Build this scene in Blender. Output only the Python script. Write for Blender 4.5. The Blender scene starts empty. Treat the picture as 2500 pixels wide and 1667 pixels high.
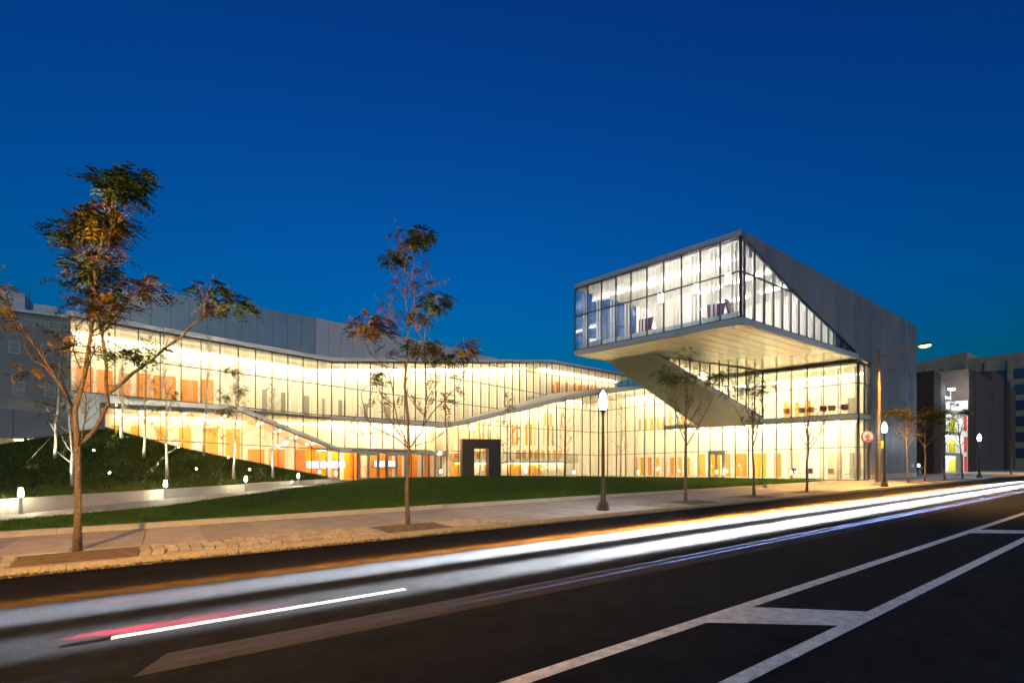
import bpy, math, random
import numpy as np
from mathutils import Vector, Matrix, noise

R = math.radians
scn = bpy.context.scene
COL = scn.collection

# ------------------------------------------------------------------ camera
cd = bpy.data.cameras.new('camera'); cam = bpy.data.objects.new('camera', cd); COL.objects.link(cam)
cam.location = (0, 0, 1.72)
cam.rotation_euler = (R(90), 0, R(54.43 - 90))
cd.sensor_width = 36; cd.lens = 16.99; cd.shift_y = 0.1146
cd.clip_start = 0.05; cd.clip_end = 3000
scn.camera = cam

# ------------------------------------------------------------------ dusk sky
w = bpy.data.worlds.new('World'); scn.world = w; w.use_nodes = True
nt = w.node_tree; nt.nodes.clear()
sky = nt.nodes.new('ShaderNodeTexSky'); sky.sky_type = 'NISHITA'; sky.sun_disc = False
sky.sun_elevation = R(1.0); sky.sun_rotation = R(206); sky.air_density = 1.3; sky.dust_density = 0.0; sky.ozone_density = 10.0
# the dusk colour: per-channel contrast and tint of the sky model, capped so that the afterglow behind the camera stays soft
sep = nt.nodes.new('ShaderNodeSeparateColor'); cmb = nt.nodes.new('ShaderNodeCombineColor')
nt.links.new(sky.outputs[0], sep.inputs[0])
for k, (gm_, tn_) in enumerate(((1.6, 3.0), (1.91, 13.2), (1.36, .563))):
    pw_ = nt.nodes.new('ShaderNodeMath'); pw_.operation = 'POWER'; pw_.inputs[1].default_value = gm_
    ml_ = nt.nodes.new('ShaderNodeMath'); ml_.operation = 'MULTIPLY'; ml_.inputs[1].default_value = tn_
    mn_ = nt.nodes.new('ShaderNodeMath'); mn_.operation = 'MINIMUM'; mn_.inputs[1].default_value = .42
    nt.links.new(sep.outputs[k], pw_.inputs[0]); nt.links.new(pw_.outputs[0], ml_.inputs[0]); nt.links.new(ml_.outputs[0], mn_.inputs[0]); nt.links.new(mn_.outputs[0], cmb.inputs[k])
bg = nt.nodes.new('ShaderNodeBackground'); bg.inputs[1].default_value = 0.14
wo = nt.nodes.new('ShaderNodeOutputWorld')
nt.links.new(cmb.outputs[0], bg.inputs[0]); nt.links.new(bg.outputs[0], wo.inputs[0])

# last afterglow of the set sun, very weak and very soft, from behind the camera
sd_ = bpy.data.lights.new('sun', 'SUN'); sd_.energy = 0.10; sd_.color = (1.0, .74, .62); sd_.angle = R(75)
so_ = bpy.data.objects.new('sun', sd_); COL.objects.link(so_)
so_.rotation_mode = 'QUATERNION'; so_.rotation_quaternion = Vector((-math.sin(R(206)), -math.cos(R(206)), -.20)).to_track_quat('-Z', 'Y')
vs = scn.view_settings
vs.view_transform = 'Standard'; vs.look = 'None'; vs.exposure = 3.0; vs.gamma = 1.0; vs.use_curve_mapping = False
scn.render.engine = 'CYCLES'
cy = scn.cycles
cy.use_denoising = True
cy.max_bounces = 8; cy.diffuse_bounces = 4; cy.glossy_bounces = 4; cy.transmission_bounces = 4; cy.transparent_max_bounces = 28
cy.sample_clamp_indirect = 6.0; cy.sample_clamp_direct = 0
cy.caustics_reflective = False; cy.caustics_refractive = False
try: cy.use_light_tree = True
except Exception: pass

# ------------------------------------------------------------------ helpers
def it(xs, ys):
    return lambda t: float(np.interp(t, xs, ys))

class MB:
    """collects shapes into one mesh"""
    def __init__(s): s.v = []; s.f = []; s.m = []; s.uv = {}
    def add(s, vs_, fs, mi=0):
        b = len(s.v); s.v += [tuple(p) for p in vs_]
        for f in fs: s.f.append(tuple(i + b for i in f)); s.m.append(mi)
        return s
    def box(s, cx, cy_, z0, sx, sy, h, rot=0.0, mi=0, tap=1.0):
        c, q = math.cos(rot), math.sin(rot); out = []
        for k, z in ((1.0, z0), (tap, z0 + h)):
            for a, b in ((-1, -1), (1, -1), (1, 1), (-1, 1)):
                x, y = a * sx / 2 * k, b * sy / 2 * k
                out.append((cx + x * c - y * q, cy_ + x * q + y * c, z))
        return s.add(out, [(3, 2, 1, 0), (4, 5, 6, 7), (0, 1, 5, 4), (1, 2, 6, 5), (2, 3, 7, 6), (3, 0, 4, 7)], mi)
    def bar(s, p0, p1, wd, ht, mi=0, up=(0, 0, 1)):
        p0, p1, up = Vector(p0), Vector(p1), Vector(up)
        d = p1 - p0
        if d.length < 1e-5: return s
        d.normalize(); sd = d.cross(up)
        if sd.length < 1e-4: sd = d.cross(Vector((1, 0, 0)))
        sd.normalize(); u2 = sd.cross(d)
        out = []
        for p in (p0, p1):
            for a, b in ((-1, -1), (1, -1), (1, 1), (-1, 1)): out.append(p + sd * (a * wd / 2) + u2 * (b * ht / 2))
        return s.add(out, [(0, 1, 2, 3), (7, 6, 5, 4), (1, 0, 4, 5), (2, 1, 5, 6), (3, 2, 6, 7), (0, 3, 7, 4)], mi)
    def prism(s, poly, off, mi=0):
        off = Vector(off); n = len(poly); a = [Vector(p) for p in poly]; b = [p + off for p in a]
        fs = [tuple(range(n)), tuple(reversed(range(n, 2 * n)))]
        for i in range(n): j = (i + 1) % n; fs.append((i, i + n, j + n, j))
        return s.add(a + b, fs, mi)
    def poly(s, pts, mi=0): return s.add(pts, [tuple(range(len(pts)))], mi)
    def tube(s, pts, rad, n=6, mi=0, cap=True):
        pts = [Vector(p) for p in pts]
        if not hasattr(rad, '__len__'): rad = [rad] * len(pts)
        out = []; ref = Vector((0.31, 0.87, 0.38))
        for i, p in enumerate(pts):
            d = (pts[min(i + 1, len(pts) - 1)] - pts[max(i - 1, 0)])
            d = d.normalized() if d.length > 1e-7 else Vector((0, 0, 1))
            a = d.cross(ref); a = a.normalized() if a.length > 1e-3 else d.cross(Vector((1, 0, 0))).normalized()
            b = d.cross(a)
            for k in range(n):
                t = 2 * math.pi * k / n
                out.append(p + a * (rad[i] * math.cos(t)) + b * (rad[i] * math.sin(t)))
        fs = []
        for i in range(len(pts) - 1):
            for k in range(n):
                l = (k + 1) % n
                fs.append((i * n + k, i * n + l, (i + 1) * n + l, (i + 1) * n + k))
        if cap: fs.append(tuple(reversed(range(n)))); fs.append(tuple(range((len(pts) - 1) * n, len(pts) * n)))
        return s.add(out, fs, mi)
    def lathe(s, prof, c=(0, 0, 0), n=16, mi=0, sq=1.0):
        out = []
        for r, z in prof:
            for k in range(n):
                t = 2 * math.pi * k / n; out.append((c[0] + r * math.cos(t), c[1] + r * math.sin(t) * sq, c[2] + z))
        fs = []
        for i in range(len(prof) - 1):
            for k in range(n):
                l = (k + 1) % n; fs.append((i * n + k, i * n + l, (i + 1) * n + l, (i + 1) * n + k))
        fs.append(tuple(reversed(range(n)))); fs.append(tuple(range((len(prof) - 1) * n, len(prof) * n)))
        return s.add(out, fs, mi)
    def build(s, name, mats, parent=None, org=(0, 0, 0), smooth=False, kind=None, label=None):
        me = bpy.data.meshes.new(name)
        o3 = Vector(org)
        me.from_pydata([tuple(Vector(p) - o3) for p in s.v], [], s.f)
        if not isinstance(mats, (list, tuple)): mats = [mats]
        for m_ in mats: me.materials.append(m_)
        if len(mats) > 1: me.polygons.foreach_set('material_index', s.m)
        if smooth: me.polygons.foreach_set('use_smooth', [True] * len(me.polygons))
        me.update()
        o = bpy.data.objects.new(name, me); COL.objects.link(o)
        if parent is not None: o.parent = parent
        if kind: o['kind'] = kind
        if label: o['label'] = label
        return o

def sharp(o, ang=35):
    try:
        me = o.data
        me.set_sharp_from_angle(angle=R(ang))
    except Exception: pass

def tag(o, label, cat, group=None):
    o['label'] = label; o['category'] = cat
    if group: o['group'] = group
    return o
def thing(name, label, cat, loc=(0, 0, 0), rz=0.0, group=None):
    o = bpy.data.objects.new(name, None); COL.objects.link(o); o.empty_display_size = 0.2
    o.location = loc; o.rotation_euler = (0, 0, rz)
    return tag(o, label, cat, group)
def copy_tree(o, parent=None):
    c = o.copy(); COL.objects.link(c)
    if parent is not None: c.parent = parent
    for ch in list(o.children): copy_tree(ch, c)
    return c
def dup(root, loc, rz, label, group=None):
    c = copy_tree(root); c.location = loc; c.rotation_euler = (0, 0, rz); c['label'] = label
    if group: c['group'] = group
    return c
def lamp(name, kind, loc, power, color, parent=None, **kw):
    l = bpy.data.lights.new(name, kind); l.energy = power; l.color = color
    for k, v in kw.items(): setattr(l, k, v)
    o = bpy.data.objects.new(name, l); COL.objects.link(o); o.location = loc
    if parent is not None: o.parent = parent
    return o
def aim(o, d):
    o.rotation_mode = 'QUATERNION'; o.rotation_quaternion = Vector(d).to_track_quat('-Z', 'Y')

# ------------------------------------------------------------------ materials
MATS = {}
def mat(name, col, rough=0.6, metal=0.0, spec=0.5, var=0.0, vscale=4.0, bump=0.0, bscale=40.0, col2=None, dist=0.02, detail=6.0, coords='Object', speck=0):
    m = bpy.data.materials.new(name); m.use_nodes = True; nt = m.node_tree; b = nt.nodes['Principled BSDF']
    b.inputs['Base Color'].default_value = (*col, 1); b.inputs['Roughness'].default_value = rough; b.inputs['Metallic'].default_value = metal
    b.inputs['Specular IOR Level'].default_value = spec
    if var or bump:
        if coords == 'World':
            g = nt.nodes.new('ShaderNodeNewGeometry'); vec = g.outputs['Position']
        else:
            tc = nt.nodes.new('ShaderNodeTexCoord'); vec = tc.outputs[coords]
    if var:
        n1 = nt.nodes.new('ShaderNodeTexNoise'); n1.inputs['Scale'].default_value = vscale; n1.inputs['Detail'].default_value = detail
        n1.inputs['Roughness'].default_value = 0.65
        nt.links.new(vec, n1.inputs['Vector'])
        rp = nt.nodes.new('ShaderNodeValToRGB')
        c2 = col2 if col2 else tuple(max(0, c * (1 - var)) for c in col)
        rp.color_ramp.elements[0].position = 0.32; rp.color_ramp.elements[0].color = (*c2, 1)
        rp.color_ramp.elements[1].position = 0.68; rp.color_ramp.elements[1].color = (*(col if col2 else tuple(min(1, c * (1 + var * .5)) for c in col)), 1)
        nt.links.new(n1.outputs[0], rp.inputs[0]); nt.links.new(rp.outputs[0], b.inputs['Base Color'])
    if speck:
        n3 = nt.nodes.new('ShaderNodeTexNoise'); n3.inputs['Scale'].default_value = speck; n3.inputs['Detail'].default_value = 3
        nt.links.new(vec, n3.inputs['Vector']); r3_ = nt.nodes.new('ShaderNodeValToRGB')
        r3_.color_ramp.elements[0].position = .40; r3_.color_ramp.elements[0].color = (.45, .45, .45, 1); r3_.color_ramp.elements[1].position = .66; r3_.color_ramp.elements[1].color = (1.9, 1.9, 1.9, 1)
        mm_ = nt.nodes.new('ShaderNodeMix'); mm_.data_type = 'RGBA'; mm_.blend_type = 'MULTIPLY'; mm_.inputs[0].default_value = 1.0
        nt.links.new(rp.outputs[0], mm_.inputs[6]); nt.links.new(r3_.outputs[0], mm_.inputs[7]); nt.links.new(mm_.outputs[2], b.inputs['Base Color'])
    if bump:
        n2 = nt.nodes.new('ShaderNodeTexNoise'); n2.inputs['Scale'].default_value = bscale; n2.inputs['Detail'].default_value = 4
        nt.links.new(vec, n2.inputs['Vector'])
        bp = nt.nodes.new('ShaderNodeBump'); bp.inputs['Strength'].default_value = bump; bp.inputs['Distance'].default_value = dist
        nt.links.new(n2.outputs[0], bp.inputs['Height']); nt.links.new(bp.outputs[0], b.inputs['Normal'])
    MATS[name] = m
    return m
def emit(name, col, st):
    m = bpy.data.materials.new(name); m.use_nodes = True; nt = m.node_tree; nt.nodes.clear()
    e = nt.nodes.new('ShaderNodeEmission'); e.inputs[0].default_value = (*col, 1); e.inputs[1].default_value = st
    o = nt.nodes.new('ShaderNodeOutputMaterial'); nt.links.new(e.outputs[0], o.inputs[0]); MATS[name] = m
    return m
def glass(name, tintc=(0.93, 0.96, 0.94), frit=0.0, f0=0.22, f1=0.62, lines=9.0, ior=1.5):
    """clear sheet glass: see-through plus a fresnel mirror; frit = printed fine white lines over part of each bay (UV x)"""
    m = bpy.data.materials.new(name); m.use_nodes = True; nt = m.node_tree; nt.nodes.clear(); N = nt.nodes.new; L = nt.links.new
    tr = N('ShaderNodeBsdfTransparent'); tr.inputs[0].default_value = (*tintc, 1)
    gl = N('ShaderNodeBsdfGlossy'); gl.inputs['Roughness'].default_value = 0.0; gl.inputs[0].default_value = (1, 1, 1, 1)
    fr = N('ShaderNodeFresnel'); fr.inputs[0].default_value = ior
    ml = N('ShaderNodeMath'); ml.operation = 'MULTIPLY'; ml.inputs[1].default_value = 1.7; ml.use_clamp = True; L(fr.outputs[0], ml.inputs[0])
    mx = N('ShaderNodeMixShader'); L(ml.outputs[0], mx.inputs[0]); L(tr.outputs[0], mx.inputs[1]); L(gl.outputs[0], mx.inputs[2])
    out = N('ShaderNodeOutputMaterial')
    if frit:
        uv = N('ShaderNodeUVMap'); sp = N('ShaderNodeSeparateXYZ'); L(uv.outputs[0], sp.inputs[0])
        def mth(op, a, bval=None):
            q = N('ShaderNodeMath'); q.operation = op
            if hasattr(a, 'links'): L(a, q.inputs[0])
            else: q.inputs[0].default_value = a
            if bval is not None:
                if hasattr(bval, 'links'): L(bval, q.inputs[1])
                else: q.inputs[1].default_value = bval
            return q.outputs[0]
        a = mth('GREATER_THAN', sp.outputs[0], f0); b_ = mth('LESS_THAN', sp.outputs[0], f1)
        k = mth('MULTIPLY', mth('MULTIPLY', a, b_), frit)
        df = N('ShaderNodeBsdfDiffuse'); df.inputs[0].default_value = (.9, .89, .86, 1)
        tl = N('ShaderNodeBsdfTranslucent'); tl.inputs[0].default_value = (.95, .93, .90, 1)
        m2 = N('ShaderNodeMixShader'); m2.inputs[0].default_value = 0.55; L(df.outputs[0], m2.inputs[1]); L(tl.outputs[0], m2.inputs[2])
        m3 = N('ShaderNodeMixShader'); L(k, m3.inputs[0]); L(mx.outputs[0], m3.inputs[1]); L(m2.outputs[0], m3.inputs[2])
        L(m3.outputs[0], out.inputs[0])
    else: L(mx.outputs[0], out.inputs[0])
    MATS[name] = m
    return m

asphalt = mat('asphalt', (.0105, .0115, .0165), .85, speck=38, spec=.04, var=.55, vscale=2.6, bump=1.0, bscale=95, dist=.022, detail=12.0, coords='World')
patch = mat('asphalt_patch', (.034, .034, .039), .85, speck=45, spec=.04, var=.2, vscale=5, bump=.5, bscale=170, dist=.01, coords='World')
paint = mat('road_paint', (.50, .50, .50), .55, var=.45, vscale=7, speck=0, bump=.25, bscale=120, dist=.006, coords='World')
concrete = mat('pavement_concrete', (.36, .33, .29), .75, var=.22, vscale=2.2, bump=.25, bscale=90, dist=.006, coords='World')
concrete_b = mat('pavement_concrete_dark', (.31, .285, .25), .75, var=.22, vscale=2.2, bump=.25, bscale=90, dist=.006, coords='World')
granite = mat('granite_kerb', (.33, .29, .22), .7, var=.4, vscale=22, bump=.6, bscale=60, dist=.012, coords='World')
granite_l = mat('granite_low_kerb', (.37, .345, .30), .7, var=.15, vscale=6, bump=.2, bscale=60, dist=.006, coords='World')
cobble_m = [mat('cobble_a', (.36, .31, .23), .7, var=.3, vscale=14, bump=.5, bscale=45, dist=.015, coords='World'), mat('cobble_b', (.30, .26, .20), .7, var=.3, vscale=14, bump=.5, bscale=45, dist=.015, coords='World'),
            mat('cobble_c', (.40, .36, .28), .7, var=.3, vscale=14, bump=.5, bscale=45, dist=.015, coords='World')]
mortar = mat('cobble_joint', (.055, .042, .028), .9, var=.3, vscale=20, bump=.5, bscale=60, coords='World')
dirt = mat('pit_soil', (.16, .115, .06), .95, var=.45, vscale=7, bump=.9, bscale=60, dist=.03, coords='World')
wallc = mat('wall_concrete', (.46, .44, .40), .7, var=.12, vscale=1.4, bump=.12, bscale=60, dist=.006, coords='World')
ground_m = mat('ground_soil', (.07, .07, .065), .9, var=.3, vscale=1)
lawn_m = mat('lawn_turf', (.042, .105, .010), 1.0, spec=.05, var=.45, vscale=1.3, bump=.8, bscale=50, dist=.04, col2=(.024, .060, .008), coords='World')
mound_m = mat('mound_turf', (.085, .115, .022), 1.0, spec=.05, var=.5, vscale=2.0, bump=.9, bscale=26, dist=.06, col2=(.045, .055, .015), coords='World')
def blade_mat(n, a, b):
    m = bpy.data.materials.new(n); m.use_nodes = True; nt = m.node_tree; p = nt.nodes['Principled BSDF']; p.inputs['Roughness'].default_value = .6
    p.inputs['Specular IOR Level'].default_value = .08
    g = nt.nodes.new('ShaderNodeNewGeometry'); rp = nt.nodes.new('ShaderNodeValToRGB')
    rp.color_ramp.elements[0].color = (*a, 1); rp.color_ramp.elements[1].color = (*b, 1)
    nt.links.new(g.outputs['Random Per Island'], rp.inputs[0]); nt.links.new(rp.outputs[0], p.inputs['Base Color'])
    MATS[n] = m
    return m
blade = blade_mat('grass_blade', (.030, .085, .008), (.075, .150, .020))
cover = blade_mat('ground_cover_leaf', (.050, .115, .014), (.17, .17, .035))
leaf_g = blade_mat('leaf_green', (.040, .080, .010), (.085, .125, .018))
leaf_r = blade_mat('leaf_red_brown', (.10, .042, .020), (.17, .080, .028))
leaf_o = blade_mat('leaf_orange', (.15, .085, .012), (.26, .16, .02))
leaf_y = blade_mat('leaf_olive', (.085, .085, .012), (.20, .15, .018))
LEAF = [leaf_g, leaf_r, leaf_o, leaf_y]
for m_ in LEAF + [blade, cover]:
    p = m_.node_tree.nodes['Principled BSDF']
litter_m = blade_mat('fallen_leaf', (.05, .035, .015), (.20, .14, .05))
bark = mat('bark_brown', (.17, .125, .08), .9, var=.45, vscale=18, bump=1.0, bscale=38, dist=.02)
bark_d = mat('bark_twig', (.13, .085, .055), .9, var=.3, vscale=20)
bark_w = mat('bark_birch', (.50, .46, .38), .8, var=.45, vscale=9, bump=.4, bscale=30, dist=.01)
bark_wt = mat('bark_birch_twig', (.33, .28, .20), .85, var=.3, vscale=14)
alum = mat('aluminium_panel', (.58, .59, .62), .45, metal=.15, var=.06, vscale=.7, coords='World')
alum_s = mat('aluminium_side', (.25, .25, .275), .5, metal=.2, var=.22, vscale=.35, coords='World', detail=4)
alum_roof = mat('aluminium_roof_panel', (.46, .47, .49), .35, metal=.6, var=.10, vscale=.4, coords='World')
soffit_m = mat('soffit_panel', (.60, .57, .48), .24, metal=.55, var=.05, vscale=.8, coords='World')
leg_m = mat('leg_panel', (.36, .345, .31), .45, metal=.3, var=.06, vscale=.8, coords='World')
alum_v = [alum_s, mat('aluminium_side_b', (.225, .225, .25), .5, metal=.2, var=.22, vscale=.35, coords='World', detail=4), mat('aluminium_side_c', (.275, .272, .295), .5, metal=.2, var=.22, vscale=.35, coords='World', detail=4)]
fascia = mat('fascia_metal', (.62, .62, .62), .5, metal=.1, var=.06, vscale=1)
frame_m = mat('mullion_dark', (.075, .075, .08), .4, metal=.4)
door_m = mat('door_aluminium', (.42, .42, .42), .4, metal=.5)
cream = mat('wall_cream', (.80, .76, .68), .7, var=.04, vscale=2)
ceil_m = mat('ceiling_grey', (.56, .56, .50), .7, var=.04, vscale=2)
white = mat('wall_white', (.86, .85, .83), .6, var=.03, vscale=2)
orange = mat('panel_orange', (.80, .25, .008), .55, var=.10, vscale=2)
amber = mat('panel_amber', (.86, .37, .008), .55, var=.08, vscale=2)
salmon = mat('panel_salmon', (.84, .56, .40), .6, var=.06, vscale=2)
greyp = mat('panel_grey', (.28, .26, .23), .6)
slab_m = mat('floor_slab', (.42, .39, .34), .5)
dark_m = mat('dark_steel', (.022, .021, .022), .45, metal=.2, var=.4, vscale=3, bump=.1, bscale=30, dist=.004)
purple = mat('upholstery_purple', (.10, .03, .12), .8)
redup = mat('upholstery_red', (.40, .03, .04), .8)
orangeup = mat('shell_orange', (.60, .10, .02), .5)
steel = mat('brushed_steel', (.45, .45, .45), .35, metal=.9)
lamp_iron = mat('cast_iron_post', (.035, .035, .032), .42, metal=.3, bump=.15, bscale=25, dist=.004)
pole_m = mat('street_pole', (.16, .11, .06), .5, metal=.3, var=.2, vscale=5)
brown_m = mat('brown_panel', (.13, .095, .085), .75, var=.35, vscale=2.5, bump=.4, bscale=14, dist=.02, coords='World')
brown_d = mat('brown_panel_dark', (.07, .046, .036), .8, var=.3, vscale=2.5, bump=.4, bscale=14, dist=.02, coords='World')
tan_m = mat('loft_concrete', (.45, .40, .28), .85, var=.25, vscale=.5, bump=.2, bscale=4, coords='World')
oldgrey = mat('render_grey', (.27, .27, .26), .85, var=.15, vscale=.6, coords='World')
paleblock = mat('mechanical_panel', (.52, .58, .62), .5, var=.08, vscale=.7, coords='World')
darkwin = mat('window_dark', (.03, .05, .08), .08, spec=.8)
winframe = mat('window_frame_pale', (.42, .43, .43), .6)
sign_red = mat('sign_red', (.10, .006, .016), .5)
sign_pale = mat('sign_pale', (.22, .18, .14), .6)
sign_y = mat('sign_yellow', (.75, .38, .02), .5)
letter_m = mat('lettering_dark', (.03, .03, .03), .5)
hyd_m = mat('painted_iron_grey', (.30, .30, .31), .5, metal=.2)
gplain = glass('glass_plain')
gfrit = glass('glass_frit', frit=.17)
gbox = glass('glass_box', (.90, .94, .97), frit=.16, f0=.30, f1=.52, ior=1.65)
WARM = (1.0, .80, .46); NEUT = (1.0, .93, .80)
def frosted(name, col, tr=.7):
    m = bpy.data.materials.new(name); m.use_nodes = True; nt = m.node_tree; nt.nodes.clear()
    d_ = nt.nodes.new('ShaderNodeBsdfDiffuse'); t_ = nt.nodes.new('ShaderNodeBsdfTranslucent'); x_ = nt.nodes.new('ShaderNodeMixShader'); o_ = nt.nodes.new('ShaderNodeOutputMaterial')
    d_.inputs[0].default_value = (*col, 1); t_.inputs[0].default_value = (*col, 1); x_.inputs[0].default_value = tr
    nt.links.new(d_.outputs[0], x_.inputs[1]); nt.links.new(t_.outputs[0], x_.inputs[2]); nt.links.new(x_.outputs[0], o_.inputs[0]); MATS[name] = m
    return m
frost = frosted('frosted_fin', (.92, .90, .86)); frost_b = frosted('frosted_upstand', (.80, .88, .95), .6)
strip_w = emit('strip_light_warm', WARM, 3.4)
strip_s = emit('strip_light_soft', WARM, 2.6)
strip_a = emit('strip_light_amber', (1.0, .70, .32), 2.6)
strip_b = emit('strip_light_white', (1.0, .93, .80), 4.5)
strip_h = emit('strip_light_atrium', WARM, 4.0)
disc_e = emit('downlight', (1.0, .86, .60), 8.0)
globe_e = emit('lamp_globe_white', (.86, .97, 1.0), 3.0)
sodium_e = emit('sodium_lens', (1.0, .40, .06), 2.0)
bollard_e = emit('bollard_lens', (1.0, .93, .66), 5.0)
spot_e = emit('spotlight_lens', (1.0, .92, .66), 14.0)
screen_e = emit('screen_lit', (.93, .93, 1.0), .32)
head_e = emit('headlight_lens', (.92, .96, 1.0), 14.0)
winlit = emit('window_lit', (1.0, .66, .36), .07)

# ================================================================== SETTING
def struct(o): o['kind'] = 'structure'; return o
m = MB(); m.poly([(-1500, -1500, -.55), (1500, -1500, -.55), (1500, 1500, -.55), (-1500, 1500, -.55)])
struct(m.build('ground', ground_m))
m = MB(); m.prism([(-160, -1.5, 0), (240, -1.5, 0), (240, 9.9, 0), (-160, 9.9, 0)], (0, 0, -.4))
road = struct(m.build('road', asphalt))
# lighter strip of newer asphalt with a slanted end
m = MB(); m.poly([(-.22, 4.83, .004), (12, 4.60, .004), (60, 5.05, .004), (60, 5.95, .004), (12, 5.15, .004), (.0, 5.25, .004)])
struct(m.build('asphalt_patch', patch))
def mark(pts, z=.004):
    mm = MB(); mm.poly([(x, y, z) for x, y in pts]); return struct(mm.build('lane_marking', paint))
mark([(-6, 2.94), (70, 2.94), (70, 3.08), (-6, 3.08)])
mark([(-6, 1.97), (70, 1.97), (70, 2.10), (-6, 2.10)])
for x0 in (-5.9, 4.62, 15.2, 25.8, 36.4):
    mark([(x0, 2.94), (x0 + .92, 2.94), (x0 + 1.80, 2.10), (x0 + 1.02, 2.10)])
for x0 in (-.43, 8.7, 17.8, 27.0, 36.3, 45.5, 54.7):
    mark([(x0, 5.96), (x0 + 3.0, 5.96), (x0 + 3.0, 6.07), (x0, 6.07)])
# near footway behind the camera
m = MB(); m.prism([(-160, -6, -.4), (240, -6, -.4), (240, -1.5, -.4), (-160, -1.5, -.4)], (0, 0, .52))
struct(m.build('near_pavement', concrete_b))

rnd = random.Random(7)
# far kerb: granite stones
kerb = thing('kerb', 'granite kerb', 'kerb'); del kerb['label']; del kerb['category']; kerb['kind'] = 'structure'
x = -14.0
while x < 120:
    L = 2.25 + rnd.uniform(-.25, .25); mm = MB(); mm.box(x + L / 2, 9.975 + rnd.uniform(-.004, .004), -.3, L - .012, .15, .422 + rnd.uniform(-.004, .003))
    mm.build('kerb_stone', granite, kerb); x += L
# pavement bed and slabs
m = MB(); m.prism([(-40, 10.05, .085), (160, 10.05, .085), (160, 14.0, .085), (-40, 14.0, .085)], (0, 0, -.6))
pave = struct(m.build('pavement', mortar))
PITS = [(-1.95, -.40), (3.88, 5.56), (14.95, 16.95), (19.5, 21.2), (24.1, 25.9), (39.8, 41.8), (43.1, 45.0), (46.9, 48.8), (51.9, 53.9), (69.9, 71.9)]
COB = [(-3.9, -1.95), (-.40, 3.88), (5.56, 7.10), (13.3, 14.95), (16.95, 19.5), (21.2, 24.1), (25.9, 27.5)]
def paved(x): return any(a - 1e-6 <= x <= b for a, b in COB + PITS)
def slab(x0, x1, y0, y1):
    mm = MB(); dz = rnd.uniform(-.004, .003)
    mm.prism([(x0 + .007, y0 + .007, .119 + dz), (x1 - .007, y0 + .007, .119 + dz), (x1 - .007, y1 - .007, .119 + dz), (x0 + .007, y1 - .007, .119 + dz)], (0, 0, -.03))
    mm.build('paving_slab', concrete if rnd.random() < .7 else concrete_b, pave)
for i in range(-8, 72):
    x0 = -2.41 + 1.02 * i
    slab(x0, x0 + 1.02, 11.32, 14.0)
edges = sorted(COB + PITS); x = -10.6
gaps = []
for a, b in edges:
    if a - x > .05: gaps.append((x, a))
    x = b
gaps.append((x, 71))
for a, b in gaps:
    n = max(1, round((b - a) / 1.02))
    for i in range(n): slab(a + (b - a) * i / n, a + (b - a) * (i + 1) / n, 10.05, 11.32)
m = MB(); m.poly([(71, 10.05, .11), (160, 10.05, .11), (160, 14.0, .11), (71, 14.0, .11)]); struct(m.build('far_pavement', concrete))
# tree pits
for a, b in PITS:
    mm = MB(); n, k = 14, 9; vs_ = []
    for j in range(k + 1):
        for i in range(n + 1):
            u, v = i / n, j / k
            z = .10 + .05 * math.sin(math.pi * u) * math.sin(math.pi * v) + rnd.uniform(-.008, .008) * (0 < i < n) * (0 < j < k)
            vs_.append((a + (b - a) * u, 10.05 + 1.27 * v, z))
    mm.add(vs_, [(j * (n + 1) + i, j * (n + 1) + i + 1, (j + 1) * (n + 1) + i + 1, (j + 1) * (n + 1) + i) for j in range(k) for i in range(n)])
    struct(mm.build('tree_pit', dirt, smooth=True))
# cobbles: the nearest strips stone by stone, the rest joined
def cobble_shape(lx, ly, seed):
    r = random.Random(seed); mm = MB(); pts = []
    for z, k in ((-.05, 1.0), (.016, .96), (.034, .78)):
        for a, b in ((-1, -1), (1, -1), (1, 1), (-1, 1)): pts.append((a * lx / 2 * k + r.uniform(-.006, .006), b * ly / 2 * k + r.uniform(-.006, .006), z + r.uniform(-.003, .003)))
    fs = []
    for q in (0, 4):
        for k in range(4): l = (k + 1) % 4; fs.append((q + k, q + l, q + 4 + l, q + 4 + k))
    fs.append((8, 9, 10, 11)); mm.add(pts, fs)
    return mm
protos = []
for s in range(6):
    o = cobble_shape(.155, .208, s).build('cobble', cobble_m[s % 3], smooth=False); protos.append(o)
for o in protos: COL.objects.unlink(o)
stuffmb = MB(); ncob = 0
for ci, (a, b) in enumerate(COB):
    nx = max(1, round((b - a) / .185)); ny = 5; dx = (b - a) / nx; dy = 1.25 / ny
    for i in range(nx):
        bow = .03
        for j in range(ny):
            cx = a + (i + .5) * dx + bow * math.sin(j * 1.1) + rnd.uniform(-.012, .012); cyy = 10.06 + (j + .5 + (.15 if i % 2 else -.1)) * dy * .97 + rnd.uniform(-.012, .012)
            cyy = min(max(cyy, 10.17), 11.2)
            if ci in (0, 1, 2) and ncob < 290:
                p = rnd.choice(protos); o = bpy.data.objects.new('cobble', p.data); COL.objects.link(o); o.parent = pave
                o.location = (cx, cyy, .097 + rnd.uniform(-.006, .008)); o.rotation_euler = (rnd.uniform(-.04, .04), rnd.uniform(-.04, .04), rnd.uniform(-.10, .10)); ncob += 1
            else:
                q = cobble_shape(.155, .215, rnd.randrange(9999)); stuffmb.add([(x_ + cx, y_ + cyy, z_ + .097) for x_, y_, z_ in q.v], q.f)
stuffmb.build('cobbles', cobble_m[1], pave, kind='stuff')
for o in protos: bpy.data.objects.remove(o)
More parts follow.
